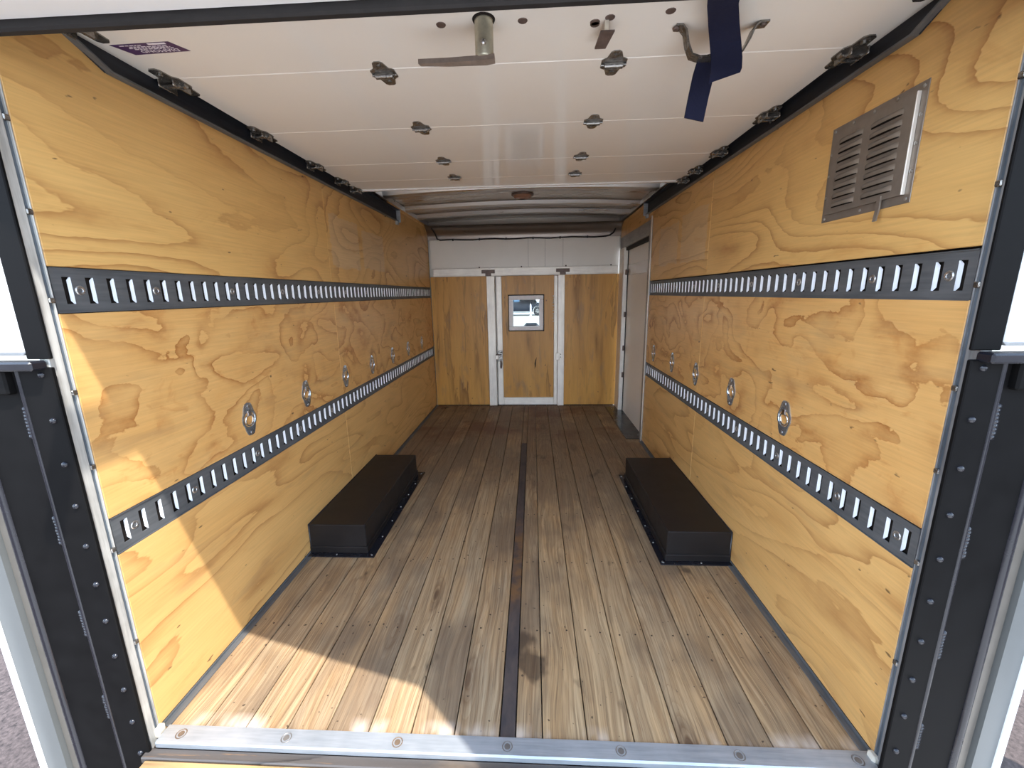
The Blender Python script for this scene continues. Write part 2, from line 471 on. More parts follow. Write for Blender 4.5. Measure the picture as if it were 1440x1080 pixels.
M['dark_wood'] = plywood('tarred_bumper_wood', lin(86, 80, 76), lin(64, 58, 54), lin(34, 31, 30), u='x', v='y', bands=5.0, scuff=0.3, ustretch=0.6, vstretch=9.0)
M['car'] = plain('black_car_paint', lin(20, 26, 36), 0.3, 0.0, 0.2, 0.05)
M['matt_black'] = plain('matt_black_plastic', lin(16, 17, 20), 0.7, 0.0, 0.1, 0.05)
M['tyre'] = plain('tyre_rubber', lin(36, 36, 38), 0.8)
M['purple'] = plain('purple_decal', lin(74, 50, 88), 0.4, 0.0, 0.4, 0.06)
M['print'] = plain('white_print', lin(226, 220, 228), 0.5)

def strip_mat():
    n = NT('dark_floor_strip')
    P = n.sep(n.pos())
    f = n.noise(n.comb(n.math('MULTIPLY', P[0], 3.0), P[1], 0.0), 6.0, 4.0, 0.65)
    c = n.mix(n.ramp(f, [(0.35, 0.0), (0.7, 0.8)]), lin(58, 54, 56), lin(96, 82, 74))
    rm = n.math('MULTIPLY', n.ramp(n.math('MULTIPLY', P[1], 0.25), [(0.335, 0.0), (0.355, 1.0), (0.46, 1.0), (0.52, 0.0)]), n.ramp(n.noise(n.comb(P[0], P[1], 5.0), 9.0, 3.0, 0.6), [(0.42, 0.15), (0.56, 0.9)]))
    c = n.mix(n.math('MULTIPLY', rm, 0.7), c, lin(132, 94, 54))
    return n.final(c, 0.6, 0.0, 0.3)
M['strip'] = strip_mat()

def asphalt():
    n = NT('asphalt_ground')
    p = n.pos(); P = n.sep(p)
    a = n.noise(p, 60.0, 4.0, 0.7); b = n.noise(p, 1.2, 3.0, 0.6)
    c = n.mix(n.ramp(a, [(0.3, 0.0), (0.7, 1.0)]), lin(52, 45, 43), lin(112, 98, 93))
    c = n.mix(n.ramp(b, [(0.4, 0.0), (0.7, 0.4)]), c, lin(72, 62, 58))
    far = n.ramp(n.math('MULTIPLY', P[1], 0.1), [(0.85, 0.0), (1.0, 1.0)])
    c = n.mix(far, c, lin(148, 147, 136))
    n.bump(a, 0.4, 0.01)
    return n.final(c, 0.85, 0.0, 0.3)
M['ground'] = asphalt()

def glass(name):
    n = NT(name)
    tr = n.node('ShaderNodeBsdfTransparent'); tr.inputs[0].default_value = (0.93, 0.96, 0.96, 1)
    gl = n.node('ShaderNodeBsdfGlossy'); gl.inputs['Roughness'].default_value = 0.02
    mx = n.node('ShaderNodeMixShader'); mx.inputs[0].default_value = 0.008
    n.t.links.new(tr.outputs[0], mx.inputs[1]); n.t.links.new(gl.outputs[0], mx.inputs[2])
    n.t.links.new(mx.outputs[0], n.out.inputs[0])
    n.t.nodes.remove(n.b)
    return n.m
M['glass'] = glass('window_glass')

# ------------------------------------------------------------------ the setting outside
g = MB(); g.box(-70, 70, -45, 110, GZ - 0.2, GZ)
struct('ground', g, M['ground'], 'rough grey brown asphalt lot around the truck')

bounce_pad = MB(); bounce_pad.bbox(-0.25, 3.4, -7.0, 0.60, GZ - 0.05, GZ + 0.012, 0.005)  # added slab that bounces sunlight up into the box
struct('trim_15', bounce_pad, M['bounce_pale'], 'pale slab added unseen behind the truck to bounce light in')

# truck chassis deck that carries the box
dk = MB(); dk.box(0.0, W, 0.86, D + 0.1, -0.16, -0.033)
struct('slab', dk, M['dark_wood'], 'dark underfloor deck below the cargo planks')

# added unseen sheet over the truck, its outline shaped to cut the sunlight
cz = 3.2
pts = [(-0.6, 0.292 + 0.277 * 0.6, cz), (1.986, -0.25, cz), (2.75, -1.0, cz), (3.8, -1.0, cz), (3.8, 4.6, cz), (-0.6, 4.6, cz)]
cn = MB(); cn.prism(pts, (0, 0, 0.05))
sun_blocker = struct('roof', cn, M['white_paint'], 'flat white sheet added unseen over the truck to block the sun')
jb = MB(); jb.box(0.908, 0.964, -0.2, 0.35, cz - 0.0, cz + 0.02)  # bar added to cast the shade band on the left wall
part('shade_bar', jb, M['galv'], sun_blocker)
for (px, py) in ((-0.5, 4.5), (3.7, 4.5), (3.7, 0.6)):  # posts that only hold up the added sun blocker
    c_ = MB(); c_.cyl((px, py, GZ), (px, py, cz + 0.01), 0.06, 10)
    part('post', c_, M['galv'], sun_blocker, 40)

# ------------------------------------------------------------------ floor
fl = MB(); fl.box(0.0, W, 0.865, D + 0.05, -0.03, -0.026)
floor = struct('floor', fl, M['dark_wood'], 'weathered plank floor of the cargo box')
seams = [0.004, 0.121, 0.242, 0.362, 0.477, 0.597, 0.719, 0.84, 0.966]
seams2 = [1.011, 1.085, 1.208, 1.334, 1.453, 1.582, 1.70, 1.823, 1.938]
def plank(x0, x1, y0, y1, z1=0.0):
    gp = 0.0016
    b = MB(); b.bbox(x0 + gp, x1 - gp, y0, y1, -0.0255, z1, 0.0016)
    part('plank', b, M['plank'], floor, None, (x0, y0, 0), seed=rnd.uniform(0, 10))
for a in (seams, seams2):
    for i in range(len(a) - 1):
        plank(a[i], a[i + 1], 0.9, D - 0.002, rnd.uniform(-0.0012, 0.0))
plank(0.966, 1.011, 3.206, D - 0.002)
b = MB(); b.bbox(0.968, 1.009, 0.9, 3.204, -0.0255, -0.0008, 0.0012)
part('filler_strip', b, M['strip'], floor, label='narrow blackened strip between two floor planks')
nb = MB()
for yy in (1.28, 1.68, 2.09, 2.5, 2.9, 3.3, 3.7, 4.1):
    for a in (seams, seams2):
        for i in range(len(a) - 1):
            for k in (0.25, 0.75):
                xx = a[i] + (a[i + 1] - a[i]) * k + rnd.uniform(-.008, .008)
                if (xx < 0.34 or xx > 1.6) and 1.6 < yy < 2.65: continue
                nb.lathe([(0.0035, 0), (0.003, 0.0006)], (xx, yy + rnd.uniform(-.012, .012), 0.0), (0, 0, 1), 6)
nl = part('nail_heads', nb, M['screw_dark'], floor); nl['kind'] = 'stuff'

# metal angle along the foot of each wall
for nm, x0, x1, y1 in (('baseboard_left', 0.0, 0.022, D), ('baseboard_right', W - 0.022, W, 3.25)):
    b = MB(); b.bbox(x0, x1, 0.9, y1, -0.001, 0.003, 0.001)
    xa = 0.0 if x0 == 0.0 else W - 0.003
    b.bbox(xa, xa + 0.003, 0.9, y1, -0.001, 0.012, 0.0008)
    struct(nm, b, M['track'], 'grey metal angle along the foot of the plywood, ' + nm.split('_')[1] + ' side')

# rear sill plate with its bolts and the bumper timber outside it
b = MB(); b.prism([(0.02, 0.854, -0.014), (0.02, 0.854, 0.0), (0.02, 0.858, 0.004), (0.02, 0.903, 0.004), (0.02, 0.903, -0.014)], (W - 0.028, 0, 0))
sill = struct('trim_1', b, M['galv'], 'galvanised sill plate across the rear edge of the floor', 20)
for i, xx in enumerate((0.075, 0.378, 0.690, 0.99, 1.292, 1.598, 1.895)):
    q = MB(); q.lathe([(0.0145, 0.0), (0.0135, 0.0008), (0.0085, -0.0022), (0.008, 0.0004), (0.0, 0.0006)], (xx, 0.879, 0.0044), (0, 0, 1), 14, False)
    part('bolt', q, M['rust'] if i in (0, 2) else M['bolt'], sill, 40, label='rust-stained countersunk bolt' if i in (0, 2) else None)
b = MB(); b.bbox(0.0, W, 0.826, 0.8535, -0.032, -0.013, 0.003)
struct('trim_2', b, M['dark_wood'], 'blackened worn timber edge just outside the sill plate')
b = MB(); b.bbox(0.015, 1.914, 0.66, 0.8255, -0.055, -0.016, 0.004)
struct('trim_3', b, M['worn_wood'], 'tan bumper timber below the sill plate', seed=2.2)

# ------------------------------------------------------------------ side walls
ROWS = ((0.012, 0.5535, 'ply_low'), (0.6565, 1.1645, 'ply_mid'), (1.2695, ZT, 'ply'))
YS = 2.215
def ply_panel(wall, x0, x1, y0, y1, z0, z1, mat, seed):
    b = MB(); b.bbox(x0, x1, y0 + 0.0012, y1 - 0.0012, z0, z1, 0.0014)
    return part('plywood_panel', b, M[mat], wall, None, (x0, y0, z0), seed=seed)
b = MB(); b.box(-0.05, -0.018, Y0, D + 0.1, -0.03, ZT + 0.03)
wall_l = struct('wall_left', b, M['void'], 'side wall lined with varnished plywood, on the left from the rear opening')
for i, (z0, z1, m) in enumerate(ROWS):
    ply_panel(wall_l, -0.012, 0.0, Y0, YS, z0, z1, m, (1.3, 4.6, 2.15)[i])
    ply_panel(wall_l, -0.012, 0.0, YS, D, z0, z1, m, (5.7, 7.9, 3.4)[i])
b = MB(); b.box(W + 0.018, W + 0.05, Y0, 3.25, -0.03, ZT + 0.03)
b.box(W + 0.018, W + 0.05, 3.25, D + 0.1, 1.62, ZT + 0.03)
wall_r = struct('wall_right', b, M['void'], 'side wall lined with varnished plywood, on the right from the rear opening')
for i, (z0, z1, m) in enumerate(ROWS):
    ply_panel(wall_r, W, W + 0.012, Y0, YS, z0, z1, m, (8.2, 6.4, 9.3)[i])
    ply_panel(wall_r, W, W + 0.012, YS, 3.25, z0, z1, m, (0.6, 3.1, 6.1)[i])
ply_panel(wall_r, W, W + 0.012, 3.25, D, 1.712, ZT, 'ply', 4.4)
# pale plywood batten at the top of the left wall behind the door track
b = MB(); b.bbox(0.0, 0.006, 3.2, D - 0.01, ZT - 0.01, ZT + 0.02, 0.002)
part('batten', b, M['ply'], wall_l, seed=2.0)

# ------------------------------------------------------------------ slotted cargo tracks
PITCH = 0.0508
def cargo_track(side, y_a, y_b, i0, zc, ybase, holes, label):
    """side -1: left wall (face looks +x); +1: right wall"""
    sx = 0.0 if side < 0 else W
    def X(d): return d * side          # depth into the wall
    t = root('cargo_track', (sx, y_a, zc), label, 'cargo track', 'slotted steel tracks along the side walls')
    hz, sz, sw = 0.0505, 0.0305, 0.0095
    n0 = 1
    n1 = int((y_b - ybase - 0.02) / PITCH)
    yc = [ybase + PITCH * i - y_a for i in range(n0, n1 + 1)]
    face = MB()
    def fbox(ya, yb, za, zb):
        xa, xb = sorted((X(0.003), X(0.0052)))
        face.box(xa, xb, ya, yb, za, zb)
    L = y_b - y_a
    fbox(0, L, sz, hz); fbox(0, L, -hz, -sz)
    prev = 0.0
    for y in yc:
        fbox(prev, y - sw, -sz, sz); prev = y + sw
    fbox(prev, L, -sz, sz)
    for za, zb in ((hz - 0.002, hz), (-hz, -hz + 0.002)):   # folded long edges
        xa, xb = sorted((X(0.0), X(0.0035)))
        face.box(xa, xb, 0, L, za, zb)
    part('face_plate', face, M['track'], t)
    lips = MB()
    for y in yc:
        for sgn in (1, -1):
            ye = y + sgn * sw
            yi = ye - sgn * 0.0025
            a = [(X(0.0032), ye, -sz), (X(0.0032), ye, sz), (X(0.007), ye - sgn * 0.0004, sz), (X(0.0118), yi, sz - 0.007), (X(0.0118), yi, -sz + 0.007), (X(0.007), ye - sgn * 0.0004, -sz)]
            lips.prism(a, (0, sgn * 0.0012, 0))
    part('slot_lips', lips, M['lip'], t, label='bright bent edges of the slots')['kind'] = 'stuff'
    bk = MB(); xa, xb = sorted((X(0.0156), X(0.0175))); bk.box(xa, xb, 0, L, -hz, hz)
    part('back_plate', bk, M['void'], t)
    me = None
    for h in holes:
        y = ybase + PITCH * h - y_a
        if y > L - 0.01: break
        if me is None:
            q = MB(); q.lathe([(0.0115, 0.0), (0.0095, 0.0016), (0.0060, 0.0010), (0.0042, -0.0014), (0.0, -0.0016)], (0, 0, 0), (-side, 0, 0), 12, False)
            me = q.mesh('screw', M['screw'], 40)
        link('screw', me, t, (X(0.003), y, 0))
    return t
HOLES = [1.5] + [5.5 + 6 * k for k in range(11)]
cargo_track(-1, 0.897, D - 0.006, 1, 1.2170, 0.8781, HOLES, 'upper slotted grey steel track on the left plywood wall, at chest height')
cargo_track(-1, 0.897, D - 0.006, 1, 0.6050, 0.8781, HOLES, 'lower slotted grey steel track on the left plywood wall, below the rope rings')
cargo_track(1, 0.897, 3.248, 1, 1.2140, 0.8748, HOLES, 'upper slotted grey steel track on the right wall, below the louvred vent')
cargo_track(1, 0.897, 3.248, 1, 0.6030, 0.8748, HOLES, 'lower slotted grey steel track on the right wall, below the rope rings')

# ------------------------------------------------------------------ recessed rope rings
def rope_ring():
    r0 = root('rope_ring', (0, 0, 0), 'x', 'rope ring', 'recessed rope rings on the side walls')
    # built facing +x, centre at origin
    N = 28
    pl = MB()
    def outline(k):
        a = 2 * math.pi * k / N
        c, s = math.cos(a), math.sin(a)
        # lemon outline: round flanks drawn out to two rounded ears
        rr = 0.0345
        y = rr * c
        z = rr * s
        ear = max(0.0, abs(s) - 0.62) / 0.38
        z += math.copysign(0.0215 * ear, s)
        y = y * (1 - 0.1 * ear) + math.copysign(0.006 * ear, c) * (1 if abs(c) > 0.05 else 0)
        return y, z
    rings = []
    for (sc_, x) in ((1.0, 0.0), (1.0, 0.0022), (0.93, 0.0034)):
        rings.append([(x, outline(k)[0] * sc_, outline(k)[1] * sc_) for k in range(N)])
    for (rad, x) in ((0.0275, 0.0034), (0.0262, 0.0012), (0.022, -0.008), (0.012, -0.0115)):
        rings.append([(x, rad * math.cos(2 * math.pi * k / N), rad * math.sin(2 * math.pi * k / N)) for k in range(N)])
    vs = [p for rg in rings for p in rg] + [(-0.0118, 0, 0)]
    fs = []
    for i in range(len(rings) - 1):
        for k in range(N):
            k2 = (k + 1) % N
            fs.append((i * N + k, i * N + k2, (i + 1) * N + k2, (i + 1) * N + k))
    base = (len(rings) - 1) * N
    fs += [(base + k, base + (k + 1) % N, len(vs) - 1) for k in range(N)]
    pl.add(vs, fs)
    part('pan', pl, M['pan'], r0, 35)
    rg = MB()
    pts = []
    for k in range(20):
        a = 2 * math.pi * k / 20
        pts.append((0.001 + 0.002 * math.sin(a), 0.0185 * math.cos(a), -0.003 + 0.0185 * math.sin(a)))
    rg.tube(pts, 0.0032, 8, True)
    part('ring', rg, M['chrome'], r0, 60)
    cl = MB(); cl.bbox(-0.002, 0.0065, -0.009, 0.009, 0.010, 0.030, 0.002)
    part('clip', cl, M['chrome'], r0)
    for z in (0.046, -0.046):
        q = MB(); q.lathe([(0.0055, 0.0), (0.005, 0.0018), (0.0, 0.0028)], (0.003, 0, z), (1, 0, 0), 10, False)
        part('screw', q, M['screw'], r0, 40)
    return r0
ORD = ['first', 'second', 'third', 'fourth', 'fifth', 'sixth', 'seventh']
proto = rope_ring()
first = True
for k, y in enumerate((1.441, 1.843, 2.262, 2.661, 3.073, 3.474, 3.914)):
    o = proto if first else copy_tree(proto)
    first = False
    o.location = (0.0, y, 0.75); o.scale = (1.12,) * 3
    o['label'] = 'chrome recessed rope ring on the left wall, %s from the rear opening' % ORD[k]
for k, y in enumerate((1.438, 1.838, 2.249, 2.639, 3.052)):
    o = copy_tree(proto)
    o.location = (W, y, 0.751); o.scale = (1.12,) * 3
    o.rotation_euler = (0, 0, math.pi)
    o['label'] = 'chrome recessed rope ring on the right wall, %s from the rear opening' % ORD[k]

# ------------------------------------------------------------------ wheel boxes
def wheel_box(side, y0, y1, fy0, fy1, wid, fw, label):
    sx = 0.001 if side < 0 else W - 0.001
    r0 = root('wheel_box', (sx, y0, 0.0), label, 'wheel box', 'black wheel boxes on the floor')
    d = -side
    H = 0.147
    b = MB(); xs = sorted((0, d * wid)); b.bbox(xs[0], xs[1], 0, y1 - y0, 0.003, H, 0.004)
    part('housing', b, M['box'], r0)
    b = MB(); xs = sorted((0, d * (wid + 0.006))); b.bbox(xs[0], xs[1], -0.006, y1 - y0 + 0.006, 0.003, 0.036, 0.003)
    part('skirt', b, M['box'], r0)
    b = MB(); xs = sorted((0, d * fw)); b.bbox(xs[0], xs[1], fy0 - y0, fy1 - y0, 0.0004, 0.0045, 0.0015)
    part('flange', b, M['black_gloss'], r0)
    q = MB(); q.lathe([(0.0045, 0.0), (0.004, 0.0018), (0.0, 0.0024)], (0, 0, 0), (0, 0, 1), 8, False)
    me = q.mesh('screw', M['screw'], 40)
    xm = d * (fw + wid) / 2 + d * 0.003
    for k in range(7):
        link('screw', me, r0, (xm, fy0 - y0 + 0.02 + (fy1 - fy0 - 0.05) * k / 6, 0.0045))
    for xx in (0.42, 0.95):
        link('screw', me, r0, (d * fw * xx, (fy0 - y0) / 2, 0.0045))
    # bead of sealant where the box meets the wall
    cb = MB(); cb.tube([(d * 0.003, 0, 0.03), (d * 0.003, 0, H), (d * 0.003, y1 - y0, H)], 0.003, 6)
    part('sealant', cb, M['black_gloss'], r0, 60)
    return r0
wheel_box(-1, 1.715, 2.585, 1.68, 2.625, 0.273, 0.318, 'black wheel box on the plank floor against the left plywood wall')
wheel_box(1, 1.693, 2.548, 1.662, 2.60, W - 1.660, W - 1.628, 'black wheel box on the plank floor against the right plywood wall')

# ------------------------------------------------------------------ louvred vent on the right wall
v0 = root('vent_cover', (W, 1.076, 1.385), 'grey louvred metal vent cover on the right wall above the upper track', 'vent')
VL, VH, VD = 0.302, 0.256, 0.010     # along y, height, depth
b = MB(); b.bbox(-0.002, 0.0, 0, VL, 0, VH, 0.0006)
part('flange', b, M['vent'], v0)
b = MB()
ya, yb, za, zb = 0.017, VL - 0.016, 0.020, VH - 0.018
prof = [(0, ya, za), (-VD, ya, za), (-VD, yb - 0.006, za), (-VD + 0.006, yb, za), (0, yb, za)]
b.prism(prof, (0, 0, zb - za))
part('housing', b, M['vent'], v0)
edge = MB(); edge.bbox(-VD - 0.0008, -0.002, ya - 0.0008, ya + 0.003, za, zb, 0.001)
part('corner_edge', edge, M['alu'], v0, label='bright folded corner of the vent')
for col_ in (0, 1):
    y0_ = (0.048, 0.170)[col_]; ln = 0.098 if col_ == 0 else 0.088
    for k in range(8):
        z = za + 0.016 + k * 0.0238
        lv = MB()
        n = 10
        rows = []
        for j in range(n + 1):
            yy = y0_ + ln * j / n
            e = math.sin(math.pi * min(1, max(0, j / n))) ** 0.35 if 0 < j < n else 0.0
            rows.append([(-VD + 0.0005, yy, z + 0.015), (-VD - 0.0065 * e, yy, z + 0.0105), (-VD - 0.0085 * e, yy, z + 0.005), (-VD - 0.0075 * e, yy, z + 0.0005), (-VD + 0.0005, yy, z + 0.0012)])
        vs = [p for r_ in rows for p in r_]
        fs = [(j * 5 + i, j * 5 + i + 1, j * 5 + 6 + i, j * 5 + 5 + i) for j in range(n) for i in range(3)]
        lv.add(vs, fs)
        lo = part('louvre', lv, M['vent'], v0, 60)
        dk_ = MB(); dk_.box(-VD - 0.0003, -VD + 0.0004, y0_ + 0.003, y0_ + ln - 0.003, z - 0.0015, z + 0.006)
        part('slot_gap', dk_, M['void'], lo)
q = MB(); q.lathe([(0.0042, 0.0), (0.0038, 0.0016), (0.0, 0.0026)], (0, 0, 0), (-1, 0, 0), 8, False)
sm_ = q.mesh('screw', M['screw'], 40)
for k in range(5):
    link('screw', sm_, v0, (-0.002, 0.012 + (VL - 0.024) * k / 4, VH - 0.010))
    if k in (0, 2, 4): link('screw', sm_, v0, (-0.002, 0.012 + (VL - 0.024) * k / 4, 0.010))
    if 0 < k < 4:
        link('screw', sm_, v0, (-0.002, 0.010, 0.01 + (VH - 0.02) * k / 4))
        link('screw', sm_, v0, (-0.002, VL - 0.008, 0.01 + (VH - 0.02) * k / 4))
b = MB(); b.prism([(-0.008, 0.075, 0.03), (-0.008, 0.075, -0.004), (-0.016, 0.070, -0.03), (-0.019, 0.070, -0.03), (-0.012, 0.075, -0.002), (-0.012, 0.075, 0.03)], (0, 0.011, 0))
part('lever', b, M['vent'], v0, label='small lever poking out below the vent')

# ------------------------------------------------------------------ partition at the front of the box
b = MB(); b.box(-0.05, W + 0.05, D + 0.045, D + 0.07, -0.03, 0.79); b.box(-0.05, 0.83, D + 0.045, D + 0.07, 0.79, 1.2)
b.box(1.16, W + 0.05, D + 0.045, D + 0.07, 0.79, 1.2); b.box(-0.05, W + 0.05, D + 0.045, D + 0.07, 1.2, 1.955)
wall_f = struct('wall_front', b, M['cream'], 'partition wall of plywood panels and aluminium posts at the far end of the box')
b = MB(); b.bbox(0.02, W - 0.01, D - 0.004, D + 0.012, 1.452, 1.735, 0.002)
wp = part('upper_panel', b, M['cream'], wall_f, label='off-white panel above the aluminium rail')
for xx in (1.02, 1.19, 1.37):
    s_ = MB(); s_.box(xx, xx + 0.0015, D - 0.0048, D - 0.0038, 1.456, 1.73); part('joint', s_, M['void'], wp)
b = MB()
prof = []
for k in range(9):
    a = k / 8 * math.pi / 2
    prof.append((0.0, D - 0.004 - 0.14 * (1 - math.cos(a)), 1.735 + 0.12 * math.sin(a)))
vs = []
for p in prof: vs += [(0.0, p[1], p[2]), (W, p[1], p[2]), ]
b.add(vs, [(2 * k, 2 * k + 1, 2 * k + 3, 2 * k + 2) for k in range(8)])
b.add([(0, D + 0.01, 1.735), (W, D + 0.01, 1.735), (0, D - 0.004, 1.735), (W, D - 0.004, 1.735)], [(0, 1, 3, 2)])
part('curved_header', b, M['header'], wall_f, 50)
b = MB(); b.bbox(0.045, 1.92, D - 0.034, D - 0.002, 1.372, 1.452, 0.003)
b.bbox(0.045, 1.92, D - 0.037, D - 0.030, 1.372, 1.384, 0.002)
rail = part('rail', b, M['alu_x'], wall_f)
for xx in (0.612, 1.368):
    k_ = MB(); k_.bbox(xx - 0.068, xx + 0.068, D - 0.046, D - 0.036, 1.398, 1.432, 0.002); k_.bbox(xx - 0.03, xx + 0.03, D - 0.044, D - 0.036, 1.372, 1.4, 0.002)
    part('bracket', k_, M['rusty'], wall_f, label='dark clamp bracket on the aluminium rail')
for k in range(4):
    s_ = MB(); s_.cyl((0.52 + 0.45 * k - (0.02 if k else 0), D - 0.018, 1.452), (0.52 + 0.45 * k - (0.02 if k else 0), D - 0.018, 1.466), 0.006, 8); part('screw', s_, M['screw_dark'], wall_f)
def front_ply(x0, x1, seed):
    b = MB(); b.bbox(x0, x1, D - 0.006, D + 0.012, 0.006, 1.372, 0.0015)
    return part('plywood_panel', b, M['ply_front'], wall_f, None, (x0, D, 0), seed=seed)
front_ply(0.006, 0.590, 2.7); front_ply(1.388, 1.937, 6.6)
# blackened crack pattern low on the first panel is wear; posts
for x0, x1 in ((0.589, 0.673), (1.320, 1.390)):
    b = MB(); b.bbox(x0, x1, D - 0.028, D + 0.01, 0.0, 1.372, 0.004)
    part('post', b, M['alu'], wall_f)
b = MB(); b.bbox(0.018, 1.92, D - 0.012, D, 0.0, 0.007, 0.001); part('bottom_trim', b, M['rubber'], wall_f)

# partition door
d2 = MB(); d2.bbox(0.742, 1.283, D - 0.006, D + 0.010, 0.092, 0.835, 0.001)
d2.bbox(0.742, 0.842, D - 0.006, D + 0.010, 0.835, 1.152, 0.001); d2.bbox(1.146, 1.283, D - 0.006, D + 0.010, 0.835, 1.152, 0.001)
d2.bbox(0.742, 1.283, D - 0.006, D + 0.010, 1.152, 1.370, 0.001)
door2 = struct('door_1', d2, M['ply_front'], 'narrow plywood door with aluminium frame in the far partition', seed=4.2)
for x0, x1 in ((0.686, 0.744), (1.281, 1.3185)):
    b = MB(); b.bbox(x0, x1, D - 0.020, D + 0.010, 0.008, 1.368, 0.004); part('stile', b, M['alu'], door2)
b = MB(); b.bbox(0.744, 1.281, D - 0.020, D + 0.010, 0.008, 0.092, 0.004); part('bottom_rail', b, M['alu_x'], door2)
# gnawed strip of dried sealant by the hinge-side stile, gouge in the door skin
b = MB()
for k in range(11):
    z = 0.90 + k * 0.026 + rnd.uniform(-.005, .005)
    b.bbox(1.268 + rnd.uniform(0, .006), 1.283, D - 0.012, D - 0.005, z, z + rnd.uniform(0.008, 0.02), 0.002)
part('sealant', b, M['caulk'], door2)
b = MB(); b.prism([(1.078, D - 0.0072, 0.40), (1.092, D - 0.0072, 0.43), (1.094, D - 0.0072, 0.475), (1.102, D - 0.0072, 0.53), (1.088, D - 0.0072, 0.50), (1.078, D - 0.0072, 0.46), (1.082, D - 0.0072, 0.43)], (0, 0.0016, 0))
part('gouge', b, M['void'], door2, label='dark gouge in the plywood door skin')
# window of the partition door
wb = MB()
x0, x1, z0, z1, e = 0.815, 1.172, 0.815, 1.172, 0.044
wb.bbox(x0, x1, D - 0.016, D + 0.012, z0, z0 + e, 0.004); wb.bbox(x0, x1, D - 0.016, D + 0.012, z1 - e, z1, 0.004)
wb.bbox(x0, x0 + e, D - 0.016, D + 0.012, z0 + e, z1 - e, 0.004); wb.bbox(x1 - e, x1, D - 0.016, D + 0.012, z0 + e, z1 - e, 0.004)
win = struct('window_1', wb, M['tape'], 'small square window with a pale taped frame in the partition door')
b = MB(); b.bbox(x0 - 0.006, x1 + 0.006, D - 0.0085, D - 0.0062, z0 - 0.012, z1 + 0.012, 0.001)
bm_ = MB(); bm_.box(x0 - 0.008, x0, D - 0.009, D - 0.0062, z0 - 0.01, z1 + 0.01); bm_.box(x1, x1 + 0.010, D - 0.009, D - 0.0062, z0 - 0.012, z1 + 0.01)
bm_.box(x0 - 0.008, x1 + 0.01, D - 0.009, D - 0.0062, z1, z1 + 0.010); bm_.box(x0 - 0.008, x1 + 0.01, D - 0.009, D - 0.0062, z0 - 0.010, z0)
part('gasket', bm_, M['rubber'], win)
b = MB(); b.box(x0 + e - 0.004, x1 - e + 0.004, D + 0.0, D + 0.004, z0 + e - 0.004, z1 - e + 0.004)
part('pane', b, M['glass'], win)
# latch on the door stile
L0 = root('door_latch', (0.715, D - 0.020, 0.52), 'aluminium slide latch with a hanging hasp on the partition door frame', 'latch')
b = MB(); b.bbox(-0.022, 0.026, -0.006, 0, -0.03, 0.085, 0.002); part('back_plate', b, M['zinc'], L0)
b = MB(); b.bbox(-0.052, -0.016, -0.016, -0.004, -0.01, 0.045, 0.003); part('keeper', b, M['alu'], L0)
b = MB(); b.cyl((-0.045, -0.018, 0.042), (0.012, -0.018, 0.042), 0.006, 8); part('bolt', b, M['rusty'], L0, 50)
b = MB(); b.cyl((0.003, -0.016, 0.066), (0.024, -0.016, 0.066), 0.004, 8); part('pin', b, M['screw_dark'], L0, 50)
b = MB(); b.tube([(0.004, -0.012, -0.02), (0.010, -0.020, -0.045), (0.008, -0.022, -0.085), (0.006, -0.018, -0.105)], [0.006, 0.012, 0.011, 0.007], 8); part('hasp', b, M['rusty'], L0, 60)
b = MB(); b.bbox(1.300, 1.345, D - 0.032, D - 0.020, 0.50, 0.575, 0.003); kp = part('keeper_plate', b, M['alu'], door2)
for z in (0.53, 0.56):
    s_ = MB(); s_.lathe([(0.005, 0), (0.003, 0.002)], (1.352, D - 0.028, z), (0, -1, 0), 8); part('screw', s_, M['screw_dark'], wall_f)

# black cable clipped along the top of the off-white panel
pts = [(0.078, D - 0.15, 1.83), (0.082, D - 0.025, 1.80), (0.10, D - 0.018, 1.745)]
for k in range(16):
    x = 0.13 + 1.66 * k / 15
    pts.append((x, D - 0.016, 1.733 + 0.004 * math.sin(k * 1.7)))
pts += [(1.83, D - 0.02, 1.742), (1.862, D - 0.03, 1.765), (1.876, D - 0.06, 1.80)]
b = MB(); b.tube(pts, 0.0068, 6)
cb0 = tag(link('cable', b.mesh('cable', M['rubber'], 60)), 'black cable clipped along the top of the off-white panel at the far end', 'cable')
for k in range(6):
    x = 0.26 + 0.27 * k
    q = MB(); q.bbox(x - 0.006, x + 0.006, D - 0.024, D - 0.004, 1.722, 1.744, 0.002); part('clip', q, M['black_gloss'], cb0)

